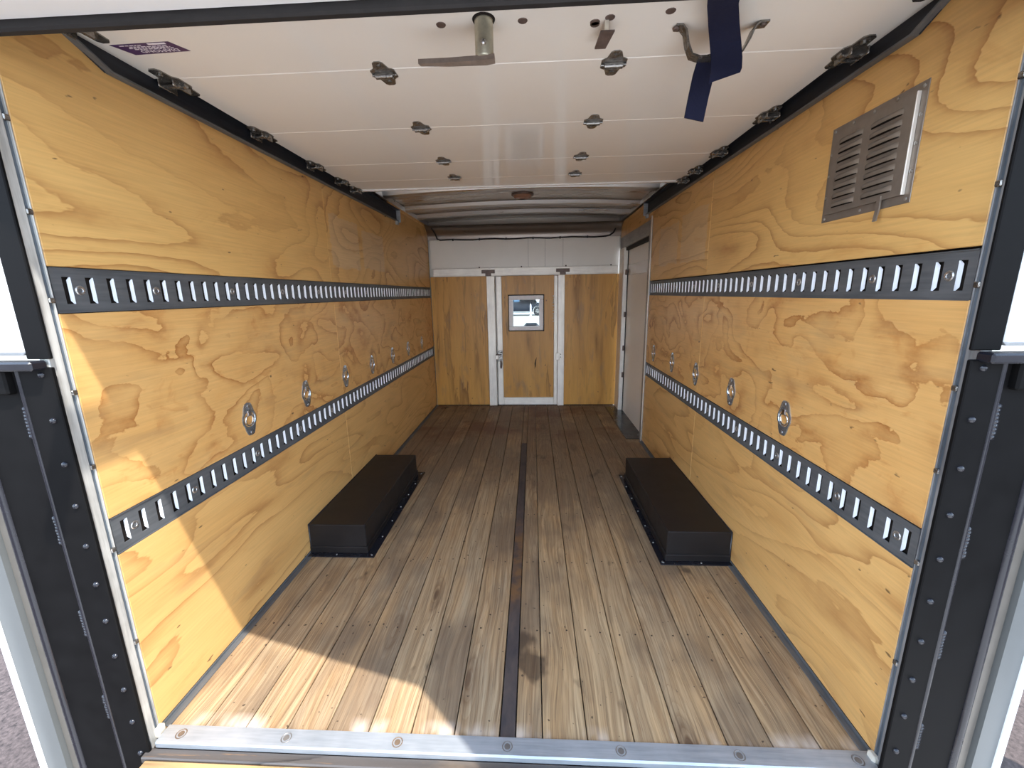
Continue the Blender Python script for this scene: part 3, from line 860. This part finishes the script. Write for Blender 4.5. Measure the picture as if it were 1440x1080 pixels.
# ------------------------------------------------------------------ roof of the box with its ribs
b = MB()
NX = 12
vs = []
for k in range(NX + 1):
    x = -0.05 + (W + 0.1) * k / NX
    z = 1.905 + 0.03 * (1 - ((x - W / 2) / (W / 2 + 0.05)) ** 2)
    vs += [(x, 0.84, z), (x, D + 0.08, z), (x, 0.84, z + 0.012), (x, D + 0.08, z + 0.012)]
fs = []
for k in range(NX):
    a = k * 4
    fs += [(a, a + 1, a + 5, a + 4), (a + 2, a + 6, a + 7, a + 3), (a, a + 4, a + 6, a + 2), (a + 1, a + 3, a + 7, a + 5)]
b.add(vs, fs)
ceil = struct('ceiling', b, M['roof'], 'bare metal roof of the box on pressed ribs', 30)
for y in (1.2, 1.65, 2.1, 2.55, 3.13, 3.66, 4.02):
    w_ = 0.085
    vs = []; N = 10
    for k in range(N + 1):
        x = -0.03 + (W + 0.06) * k / N
        zz = 0.03 * (1 - ((x - W / 2) / (W / 2 + 0.05)) ** 2)
        for dy, dz in ((-w_ / 2 - 0.014, 1.903), (-w_ / 2, 1.877), (-w_ / 2 + 0.012, 1.872), (w_ / 2 - 0.012, 1.872), (w_ / 2, 1.877), (w_ / 2 + 0.014, 1.903)):
            vs.append((x, y + dy, dz + zz))
    fs = [(k * 6 + i, k * 6 + i + 1, k * 6 + 7 + i, k * 6 + 6 + i) for k in range(N) for i in range(5)]
    q = MB(); q.add(vs, fs)
    part('roof_rib', q, M['rib'], ceil, 25)
# side rails under the roof
for x0, x1 in ((-0.05, 0.012), (W - 0.012, W + 0.05)):
    q = MB(); q.bbox(x0, x1, Y0, D + 0.05, ZT + 0.012, 1.906, 0.003); part('roof_rail', q, M['rib'], ceil)

# dome light
dl = root('ceiling_light', (0.991, 3.40, 1.934), 'small unlit oval dome lamp with a brown lens on the metal roof', 'lamp')
q = MB(); q.lathe([(0.085, 0.0), (0.085, -0.010), (0.076, -0.014), (0.070, -0.012)], (0, 0, 0), (0, 0, 1), 24, False); part('bezel', q, M['rusty'], dl, 40)
q = MB(); q.lathe([(0.072, -0.010), (0.066, -0.024), (0.045, -0.032), (0.0, -0.036)], (0, 0, 0), (0, 0, 1), 24, False); part('lens', q, M['amber'], dl, 60)
q = MB(); q.bbox(-0.02, 0.02, -0.006, 0.006, -0.040, -0.032, 0.002); part('switch', q, M['rusty'], dl)

# ------------------------------------------------------------------ side door on the right wall near the partition
YA, YB, ZH = 3.315, 4.17, 1.605
b = MB()
xw = W + 0.036
b.bbox(xw, xw + 0.03, YA - 0.02, YB + 0.02, 0.0, ZH + 0.02, 0.001)
door3 = struct('door_2', b, M['cream'], 'plain off-white side door set into the right wall beside the partition')
q = MB(); q.bbox(xw - 0.002, xw, YA, YB, 1.345, 1.44, 0.0008); part('band', q, M['white_panel'], door3, label='reflection painted as a paler horizontal band across the side door')  # reflection on the side door laid on as a paler strip
fr = MB()
fr.bbox(W - 0.006, xw + 0.03, 3.250, YA, 0.0, 1.71, 0.003)                # near jamb
fr.bbox(W - 0.006, xw + 0.03, YA, 4.36, ZH, 1.71, 0.003)                  # head
q = part('jamb', fr, M['alu_dull'], door3)
fr = MB(); fr.bbox(W - 0.012, xw + 0.03, YB, 4.36, 0.0, ZH, 0.006)
part('jamb', fr, M['alu'], door3)
fr = MB(); fr.bbox(W - 0.010, W - 0.005, 3.244, 3.262, 0.0, 1.73, 0.001)
part('edge_strip', fr, M['alu'], door3)
fr = MB(); fr.bbox(W + 0.010, xw, YA - 0.002, YA + 0.016, 0.004, ZH, 0.002); fr.bbox(W + 0.029, xw, YB - 0.012, YB + 0.002, 0.004, ZH, 0.002); fr.bbox(W + 0.010, xw, YA, YB, ZH - 0.03, ZH, 0.002)
part('door_stop', fr, M['rubber'], door3)
for z in (0.35, 0.62, 0.95, 1.35):
    q = MB(); q.lathe([(0.008, 0), (0.006, 0.004)], (xw, YA + 0.05, z), (-1, 0, 0), 8); part('screw', q, M['screw_dark'], door3)
    q = MB(); q.cyl((W + 0.02, YB - 0.012, z), (W + 0.02, YB - 0.012, z + 0.05), 0.010, 8); part('hinge', q, M['rusty'], door3, 50)
b = MB(); b.bbox(1.828, xw, 3.30, 4.30, 0.0006, 0.005, 0.001)
th = struct('trim_4', b, M['black_gloss'], 'black threshold plate on the floor below the side door')

# ------------------------------------------------------------------ raised roll-up door
rd = root('door_3', (0.972, 1.04, ZD), 'white panelled roll-up rear door raised flat below the roof', kind='structure')
RX0, RX1 = 0.040 - 0.972, 1.908 - 0.972
ys = [1.045, 1.275, 1.688, 2.098, 2.385, 2.585]
for i in range(5):
    b = MB(); ex = 0.036 if i == 0 else 0.0
    b.bbox(RX0 - ex, RX1 + ex, ys[i] + 0.0012 - 1.04, ys[i + 1] - 0.0012 - 1.04, 0.0, 0.016, 0.0016)
    pn = part('door_panel', b, M['white_panel'], rd)
    if i == 4:
        q = MB(); q.bbox(RX0, RX1, ys[5] - 0.020 - 1.04, ys[5] + 0.004 - 1.04, -0.006, 0.018, 0.002); part('end_strip', q, M['white_paint'], rd)
q = MB(); q.bbox(RX0, RX1, -0.012, 0.006, -0.010, 0.018, 0.003); part('bottom_seal', q, M['rubber'], rd)
def leaf(sgn, L, wid, tip):
    return [(-wid, 0, 0), (wid, 0, 0), (wid, sgn * L * 0.30, 0), (wid * 0.62, sgn * L * 0.46, 0), (tip, sgn * L * 0.90, 0), (tip * 0.5, sgn * L, 0), (-tip * 0.5, sgn * L, 0), (-tip, sgn * L * 0.90, 0), (-wid * 0.62, sgn * L * 0.46, 0), (-wid, sgn * L * 0.30, 0)]
def hinge_mesh():
    b = MB()
    for sg in (1, -1):
        pts = [(x, y, -0.0025) for x, y, _ in leaf(sg, 0.062, 0.034, 0.014)]
        b.prism(pts, (0, 0, 0.0025))
        b.cyl((0.0, 0.042 * sg, -0.0025), (0.0, 0.042 * sg, -0.005), 0.006, 8)
    b.cyl((-0.024, 0, -0.006), (0.024, 0, -0.006), 0.0085, 12)
    b.cyl((-0.034, 0, -0.005), (0.034, 0, -0.005), 0.0028, 8)
    return b.mesh('hinge', M['zinc'], 40)
def edge_hinge_mesh():
    b = MB()
    for sg in (1, -1):
        pts = [(x, y, -0.003) for x, y, _ in leaf(sg, 0.078, 0.030, 0.016)]
        b.prism(pts, (0, 0, 0.003))
        b.cyl((0, 0.05 * sg, -0.003), (0, 0.05 * sg, -0.008), 0.007, 8)
    b.cyl((-0.028, 0.004, -0.007), (0.028, 0.004, -0.007), 0.008, 12)
    b.bbox(-0.030, -0.025, -0.03, 0.035, -0.020, -0.001, 0.002)
    b.bbox(0.012, 0.017, -0.03, 0.035, -0.020, -0.001, 0.002)
    b.cyl((-0.038, -0.012, -0.014), (0.02, -0.012, -0.014), 0.005, 8)
    return b.mesh('roller_hinge', M['zinc'], 40)
hm, em = hinge_mesh(), edge_hinge_mesh()
for y in (1.298, 1.690, 2.085, 2.362):
    for x in (0.655, 1.288):
        h_ = link('hinge', hm, rd, (x - 0.972, y - 1.04, 0)); h_.rotation_euler = (0, 0, rnd.uniform(-.08, .08))
for y in (1.298, 1.690, 2.085, 2.362, 2.548, 1.022):
    for x, s_ in ((0.045, 1), (1.902, -1)):
        h_ = link('roller_hinge', em, rd, (x - 0.972, y - 1.04, 0)); h_.scale = (s_, 1, 1) if s_ == 1 else (1, 1, 1)
        if s_ == -1: h_.rotation_euler = (0, 0, math.pi)
# turned handle: socket tube, pin and flat lever
hd = MB(); hd.lathe([(0.021, 0.0), (0.021, -0.075), (0.019, -0.078)], (0.958 - 0.972, 0.048, 0), (0, 0, 1), 20); hn = part('lock_handle', hd, M['handle'], rd, 40)
hb = MB(); hb.prism([(0.010, 0.030, -0.087), (0.010, 0.052, -0.087), (-0.01, 0.058, -0.087), (-0.10, 0.058, -0.086), (-0.165, 0.056, -0.084), (-0.168, 0.044, -0.084), (-0.10, 0.040, -0.086), (-0.02, 0.034, -0.087)], (0, 0, 0.010)); part('lever', hb, M['lever'], hn)
hb = MB(); hb.lathe([(0.007, 0), (0.006, 0.004), (0.003, 0.007)], (-0.014, 0.027, -0.056), (0, -1, 0), 10); part('rivet', hb, M['screw'], hn, 50)
hb = MB(); hb.lathe([(0.026, 0.0), (0.025, -0.003), (0.021, -0.003)], (-0.014, 0.048, 0.0), (0, 0, 1), 20, False); part('collar', hb, M['void'], hn, 40)
# bent latch tongue
lt = MB(); lt.bbox(1.233 - 0.972, 1.243 - 0.972, 0.070, 0.078, -0.026, 0.0, 0.001); lk = part('latch', lt, M['caulk'], rd)
lt = MB(); lt.prism([(0.252, 0.068, -0.026), (0.284, 0.068, -0.026), (0.272, 0.120, -0.034), (0.246, 0.120, -0.034)], (0, 0, 0.004)); part('tongue', lt, M['rusty'], lk)
# holes in the bottom panel
hm2 = None
for (hx, hy) in ((0.858, 1.100), (1.046, 1.100), (1.244, 1.104), (1.212, 1.118), (1.213, 1.126), (1.375, 1.092)):
    q = MB(); q.lathe([(0.0115, 0.0), (0.0105, -0.0012), (0.0, -0.0012)], (hx - 0.972, hy - 1.04, 0.0), (0, 0, 1), 12, False); part('bolt_head', q, M['rusty'], rd, 40)
# pull bracket
pb = MB()
zb = -0.068
path = [(1.403, 1.150, -0.002), (1.418, 1.150, -0.003), (1.428, 1.152, -0.012), (1.434, 1.152, -0.040), (1.444, 1.152, -0.062), (1.462, 1.152, zb), (1.545, 1.152, zb), (1.560, 1.152, -0.060), (1.574, 1.152, -0.036), (1.584, 1.152, -0.012), (1.594, 1.152, -0.004), (1.615, 1.152, -0.002)]
pb.ribbon([(x - 0.972, y - 1.04, z) for x, y, z in path], [(0, 0.013, 0)] * len(path), 0.004)
pbo = part('pull_bracket', pb, M['zinc'], rd, 50)
for x in (1.405, 1.606):
    q = MB(); q.lathe([(0.008, 0), (0.006, -0.004)], (x - 0.972, 0.11, -0.004), (0, 0, 1), 8); part('bolt_head', q, M['rusty'], pbo, 40)
# printed decal on the bottom panel
dx0, dx1, dy0, dy1 = 0.050 - 0.972, 0.205 - 0.972, 1.112 - 1.04, 1.157 - 1.04
q = MB(); q.prism([(0.040 - 0.972, dy0, -0.0006), (0.192 - 0.972, dy0 - 0.003, -0.0006), (0.214 - 0.972, dy1 - 0.006, -0.0006), (0.064 - 0.972, dy1, -0.0006)], (0, 0, 0.0008))
dc = part('decal', q, M['purple'], rd, label='purple printed maker decal')
def text(body, size, loc, rot, mat, parent, name):
    cu = bpy.data.curves.new(name, 'FONT'); cu.body = body; cu.size = size; cu.extrude = 0.0002
    cu.align_x = 'CENTER'; cu.resolution_u = 2
    to = bpy.data.objects.new('tmp', cu); COL.objects.link(to)
    dg = bpy.context.evaluated_depsgraph_get()
    me = bpy.data.meshes.new_from_object(to.evaluated_get(dg))
    bpy.data.objects.remove(to)
    me.materials.clear(); me.materials.append(mat)
    o = link(name, me, parent, loc); o.rotation_euler = rot
    return o
tx = text('DIAMOND', 0.021, (0.142 - 0.972, 1.137 - 1.04, -0.0012), (math.pi, 0, math.pi), M['print'], dc, 'lettering')
tx.scale = (1.0, 0.75, 1.0)
q = MB()
for (xa, xb, y) in ((0.085, 0.185, 1.1325), (0.075, 0.18, 1.1275), (0.08, 0.178, 1.1225), (0.06, 0.115, 1.1165)):
    x = xa
    while x < xb:
        w_ = rnd.uniform(0.004, 0.012); q.box(x - 0.972, min(x + w_, xb) - 0.972, y - 1.04, y + 0.0022 - 1.04, -0.0011, -0.0005); x += w_ + 0.003
part('small_print', q, M['print'], dc)['kind'] = 'stuff'
q = MB(); q.box(0.135 - 0.972, 0.18 - 0.972, 1.1115 - 1.04, 1.1175 - 1.04, -0.0012, -0.0005); part('blank_field', q, M['print'], dc)
# overhead tracks of the door
for s_, x in ((1, 0.0), (-1, W)):
    def xx(d): return x + s_ * d
    yy0, yy1, dz = 1.125, 3.40, 0.012
    def slab(d0, d1, z0, z1, ya=yy0):
        q = MB()
        xs_ = sorted((xx(d0), xx(d1)))
        q.add([(x_, y_, z_ + (dz if y_ == yy1 else 0.0)) for x_ in xs_ for y_ in (ya, yy1) for z_ in (z0, z1)], [(0, 1, 3, 2), (4, 6, 7, 5), (0, 4, 5, 1), (2, 3, 7, 6), (0, 2, 6, 4), (1, 5, 7, 3)])
        return q
    b = slab(0.001, 0.004, 1.752, 1.84); b.add(*(lambda q: (q.v, q.f))(slab(0.001, 0.034, 1.828, 1.832, 1.3)))
    b.prism([(xx(0.001), 0.985, 1.812), (xx(0.001), 1.126, 1.748), (xx(0.001), 1.126, 1.84), (xx(0.001), 0.985, 1.84)], (xx(0.003) - xx(0.0), 0, 0))
    ob = struct('trim_%d' % (5 if s_ == 1 else 6), b, M['shaded_channel'], 'overhead guide track of the roll-up door, darkened by painted shade, along the ' + ('left' if s_ == 1 else 'right') + ' wall')
    q = MB(); q.bbox(min(xx(0.001), xx(0.036)), max(xx(0.001), xx(0.036)), yy1 - 0.004, yy1, 1.752, 1.85, 0.001); q.bbox(min(xx(0.001), xx(0.02)), max(xx(0.001), xx(0.02)), yy1 - 0.03, yy1 + 0.004, 1.735, 1.760, 0.001)
    part('end_bracket', q, M['galv'], ob)
    fl_ = MB(); fl_.prism([(xx(0.001), 0.985, 1.808), (xx(0.001), 1.131, 1.748), (xx(0.001), 1.131, 1.753), (xx(0.001), 0.985, 1.813)], (xx(0.019) - xx(0.0), 0, 0)); part('flange_bend', fl_, M['track'], ob)
    part('flange', slab(0.001, 0.020, 1.748, 1.753, 1.13), M['track'], ob, label='grey lower flange of the guide track')

# navy pull strap hanging over the bracket
st = MB()
hw = 0.036
st.ribbon([(1.400, 0.858, 1.715), (1.440, 0.97, 1.738), (1.480, 1.06, 1.752), (1.504, 1.105, 1.742), (1.514, 1.116, 1.715), (1.516, 1.118, 1.690), (1.514, 1.121, 1.676)],
          [(0.030, 0, 0)] * 2 + [(0.033, 0, 0)] + [(0.035, 0, 0)] * 2 + [(0.035, 0, 0.004), (0.035, 0.0, 0.010)], 0.003)
st_o = link('pull_strap', st.mesh('pull_strap', M['strap'], 40))
tag(st_o, 'dark navy webbing strap hanging over the bracket under the raised door', 'strap')
tl = MB()
tl.ribbon([(1.500, 1.150, 1.742), (1.492, 1.166, 1.735), (1.487, 1.178, 1.71), (1.481, 1.186, 1.665), (1.472, 1.182, 1.612)], [(0.028, 0, 0.006), (0.028, 0, 0.006), (0.027, 0.004, 0.003), (0.026, 0.004, 0.0), (0.025, 0.004, -0.004)], 0.003)
part('strap_tail', tl, M['strap'], st_o, 40)

# ------------------------------------------------------------------ rear frame: header, jambs, corner posts
b = MB(); b.bbox(-0.30, W + 0.28, 0.70, 0.845, 1.700, 2.02, 0.006)
hdr = struct('trim_7', b, M['white_paint'], 'white header of the rear frame above the opening')
q = MB(); q.bbox(-0.06, W + 0.06, 0.842, 0.862, 1.684, 1.712, 0.004); part('seal', q, M['rubber'], hdr, label='black rubber seal under the rear header')
for s_, x, nm in ((1, 0.0, 8), (-1, W, 9)):
    def xx(d): return x + s_ * d
    off = 0.0
    gm = M['galv_z'] if s_ == 1 else M['galv_shade']
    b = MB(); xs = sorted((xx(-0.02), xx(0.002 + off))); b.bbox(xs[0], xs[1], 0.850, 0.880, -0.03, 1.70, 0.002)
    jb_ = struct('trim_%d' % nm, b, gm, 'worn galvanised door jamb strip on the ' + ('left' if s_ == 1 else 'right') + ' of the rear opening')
    q = MB(); xs = sorted((xx(-0.02), xx(-0.004 + off * 0.6))); q.bbox(xs[0], xs[1], 0.880, 0.8935, -0.03, 1.76, 0.001); part('channel', q, M['channel'], jb_)
    q = MB(); xs = sorted((xx(-0.006), xx(0.001 + off * 0.6))); q.bbox(xs[0], xs[1], 0.889, 0.8925, -0.02, 1.76, 0.001); part('channel_lip', q, gm, jb_)
    for z in (1.56, 1.38, 1.195, 0.985, 0.80, 0.575, 0.30):
        q = MB(); xs = sorted((xx(-0.006), xx(0.004 + off * 0.6))); q.bbox(xs[0], xs[1], 0.879, 0.892, z - 0.006, z + 0.006, 0.002); part('clip', q, M['zinc'], jb_)
    q = MB(); xs = sorted((xx(-0.004), xx(0.014))); q.bbox(xs[0], xs[1], 0.874, 0.90, -0.012, 0.018, 0.005); part('corner_caulk', q, M['caulk'], jb_)

def lift_column(s_, e0, weld, ridge, brz, outer, label):
    """black liftgate column beside the opening, seen from behind; plan profile along x"""
    YF = 0.84
    t = root('liftgate_column', (e0, YF, GZ), label, 'column', 'black columns beside the rear opening', 'thing')
    d = -s_
    Z0, Z1 = 0.0, 1.052 - GZ
    def xs(a, b_): return sorted(((a - e0), (b_ - e0)))
    b = MB(); a = xs(e0, weld); b.bbox(a[0], a[1], 0.0, 0.010, Z0, Z1, 0.002); part('rivet_plate', b, M['black'], t)
    b = MB(); a = xs(weld + d * 0.006, ridge); b.bbox(a[0], a[1], 0.009, 0.06, Z0, Z1, 0.002); a = xs(weld, weld + d * 0.006); b.box(a[0], a[1], 0.03, 0.06, Z0, Z1); part('channel', b, M['black'], t)
    b = MB(); b.cyl((ridge - e0, 0.012, Z0), (ridge - e0, 0.012, Z1), 0.010, 12); part('edge_tube', b, M['black_gloss'], t, 50)
    b = MB(); b.cyl((weld - e0 + s_ * 0.002, 0.003, Z0), (weld - e0 + s_ * 0.002, 0.003, Z1), 0.0055, 10); part('plate_edge', b, M['black_gloss'], t, 50)
    for z in (0.14, 0.40, 0.66, 0.93):
        b = MB()
        for k in range(9):
            b.lathe([(0.0075, 0), (0.0065, 0.004), (0.0, 0.0065)], (weld - e0 - s_ * 0.003 + rnd.uniform(-.001, .001), 0.003, z - GZ - 0.036 + k * 0.008), (0, -1, 0), 7, False)
        part('weld_bead', b, M['black_gloss'], t, 60)
    rv = MB(); rv.lathe([(0.0072, 0), (0.0066, 0.003), (0.004, 0.0052), (0.0, 0.006)], (0, 0, 0), (0, -1, 0), 10, False)
    me = rv.mesh('rivet', M['black_gloss'], 60)
    k = 0
    z = 1.036
    while z > -0.3:
        link('rivet', me, t, (e0 + d * 0.024 - e0, 0.0, z - GZ)); z -= 0.1047 if z > 0.9 else 0.105
    b = MB(); a = xs(e0 + d * 0.012, outer); b.bbox(a[0], a[1], -0.026, 0.008, Z1 - 0.004, Z1 + 0.016, 0.004); part('cap', b, M['black_gloss'], t)
    b = MB(); a = xs(weld + d * 0.02, outer); b.bbox(a[0], a[1], -0.008, 0.03, Z1 - 0.06, Z1 - 0.004, 0.004); part('collar', b, M['black'], t)
    b = MB(); a = xs(ridge + d * 0.006, brz); b.bbox(a[0], a[1], 0.018, 0.06, Z0, Z1 - 0.05, 0.002); part('inner_strip', b, M['bronze'], t, label='bronze grey strip beside the black channel')
    # upper slim black post above the cap
    b = MB(); a = xs(e0, e0 + d * 0.055); b.bbox(a[0], a[1], 0.004, 0.012, Z1 + 0.018, 1.70 - GZ, 0.002); part('upper_plate', b, M['black'], t)
    return t
lift_column(1, 0.014, -0.070, -0.203, -0.250, -0.33, 'black riveted steel column left of the rear opening, lit by the sun')
lift_column(-1, 1.916, 1.983, 2.088, 2.131, 2.20, 'black riveted steel column right of the rear opening, in shade')
# white outer corner posts of the truck body
for s_, xa, xb, xin, nm in ((1, -0.250, -0.322, -0.045, 10), (-1, 2.131, 2.190, 1.976, 11)):
    b = MB()
    d = -s_
    pr = [(xa, 0.846), (xb - d * 0.014, 0.846), (xb - d * 0.004, 0.850), (xb, 0.860), (xb, 1.02), (xa, 1.02)]
    b.prism([(x, y, -0.62) for x, y in pr], (0, 0, 1.62))
    o = struct('trim_%d' % nm, b, M['shaded_white'], 'white outer corner post of the truck body, grey shade painted on its face, ' + ('left' if s_ == 1 else 'right') + ' side', 40)
    b = MB(); a = sorted((xb + d * 0.001, xb - d * 0.014)); b.bbox(a[0], a[1], 0.838, 1.0, -0.62, 1.0, 0.005); part('white_edge', b, M['white_paint'], o, label='white outer edge of the corner post')
    b = MB(); a = sorted((xin, xb)); b.bbox(a[0], a[1], 0.842, 1.02, 1.078, 1.70, 0.008); part('upper_post', b, M['white_paint'], o)

# ------------------------------------------------------------------ seen through the partition window
cab = MB(); cab.bbox(0.0, W, 5.0, 6.3, 1.52, 1.56, 0.01)
cabr = struct('trim_12', cab, M['cream'], 'roof of the driver cab beyond the partition')
m0 = root('rear_view_mirror', (0.985, 6.0, 1.085), 'dark rear view mirror seen through the partition window', 'mirror')
b = MB(); b.prism([(-0.125, 0, -0.035), (0.115, 0, -0.042), (0.135, 0, -0.01), (0.11, 0, 0.045), (0.03, 0, 0.055), (-0.10, 0, 0.04)], (0, 0.03, 0)); part('shell', b, M['matt_black'], m0)
b = MB(); b.tube([(0, 0.02, 0.04), (0.0, 0.05, 0.25), (0, 0.03, 0.436)], 0.008, 8); part('stem', b, M['black'], m0, 60)
ds = MB()
N = 14
vs = []
for k in range(N + 1):
    x = 0.0 + W * k / N
    z = 0.60 + 0.19 * math.exp(-((x - 1.04) / 0.19) ** 4)
    vs += [(x, 5.75, z - 0.02), (x, 5.9, z), (x, 6.25, z - 0.05), (x, 6.25, -0.2), (x, 5.75, -0.2)]
fs = [(k * 5 + i, k * 5 + (i + 1) % 5, k * 5 + 5 + (i + 1) % 5, k * 5 + 5 + i) for k in range(N) for i in range(5)] + [(4, 3, 2, 1, 0), tuple(N * 5 + i for i in range(5))]
ds.add(vs, fs)
dsh = struct('trim_13', ds, M['matt_black'], 'black dashboard of the cab beyond the partition window', 40)
fl_ = MB(); fl_.bbox(0.0, W, D + 0.1, 6.3, -0.26, -0.2, 0.01); struct('trim_14', fl_, M['rubber'], 'floor of the driver cab')

# parked car
def car(x0, y0, label):
    t = root('car', (x0, y0, GZ), label, 'car')
    # side profile, nose towards +x; local x from 0 (tail) to 5.0
    P = [(0.0, 0.42), (0.02, 0.98), (0.15, 1.10), (0.62, 1.16), (1.10, 1.62), (1.35, 1.70), (2.55, 1.72), (2.85, 1.66), (3.45, 1.16), (4.55, 1.04), (4.92, 0.90), (5.0, 0.60), (4.95, 0.36)]
    def arch(cx): return [(cx + 0.44 * math.cos(a), 0.36 + 0.44 * math.sin(a)) for a in [math.pi * k / 8 for k in range(0, 9)]]
    prof = P + [(4.50, 0.30)] + arch(4.02) + [(3.5, 0.27), (1.5, 0.27)] + arch(1.0) + [(0.5, 0.32)]
    b = MB(); b.prism([(x, 0.0, z) for x, z in prof], (0, 1.85, 0)); part('body', b, M['car'], t)
    w_ = MB(); w_.prism([(0.85, -0.012, 1.18), (1.22, -0.012, 1.58), (1.95, -0.012, 1.62), (1.95, -0.012, 1.18)], (0, 0.012, 0)); part('window', w_, M['glass_car'], t)
    w_ = MB(); w_.prism([(2.02, -0.012, 1.18), (2.02, -0.012, 1.62), (2.6, -0.012, 1.62), (2.85, -0.012, 1.54), (3.25, -0.012, 1.18)], (0, 0.012, 0)); part('window', w_, M['glass_car'], t)
    tr = MB(); tr.bbox(1.5, 3.5, -0.02, 0.0, 0.30, 0.36, 0.005); part('sill_trim', tr, M['chrome'], t)
    for cx in (1.0, 4.02):
        for yy, nn in ((0.0, -1), (1.65, 1)):
            q = MB(); q.tube([(cx + 0.28 * math.cos(2 * math.pi * k / 20), yy + 0.10, 0.36 + 0.28 * math.sin(2 * math.pi * k / 20)) for k in range(20)], 0.085, 8, True); wh = part('wheel', q, M['tyre'], t, 60)
            q = MB()
            q.tube([(cx + 0.235 * math.cos(2 * math.pi * k / 20), yy + 0.06 if nn < 0 else yy + 0.14, 0.36 + 0.235 * math.sin(2 * math.pi * k / 20)) for k in range(20)], 0.018, 6, True)
            for k in range(6):
                a = k * math.pi / 3
                q.cyl((cx, yy + 0.07, 0.36), (cx + 0.23 * math.cos(a), yy + 0.07, 0.36 + 0.23 * math.sin(a)), 0.028, 6)
            q.cyl((cx, yy + 0.04, 0.36), (cx, yy + 0.12, 0.36), 0.07, 10)
            part('rim', q, M['zinc'], wh, 50)
    hl = MB(); hl.bbox(4.72, 4.94, -0.01, 0.2, 0.74, 0.88, 0.02); part('headlight', hl, M['chrome'], t)
    return t
M['glass_car'] = plain('sky_reflection_glass', lin(70, 100, 125), 0.15, 0.0, 0.4, 0.02)  # sky reflection put into the car windows as a flat blue
car(-2.55, 36.0, 'dark parked car seen side-on through the partition window')
pw = MB(); pw.lathe([(0.16, 0), (0.16, 0.02), (0.05, 0.05), (0.07, 0.5), (0.06, 0.9), (0.02, 1.0)], (0, 0, 0), (0, 0, 1), 10)  # white shape added to stand for the sun glint on the car
po = link('glint_shape', pw.mesh('glint_shape', M['white_paint'], 40)); po.location = (0.86, 35.4, GZ)
tag(po, 'white upright shape for a sun glint on the parked car beyond the window', 'post')
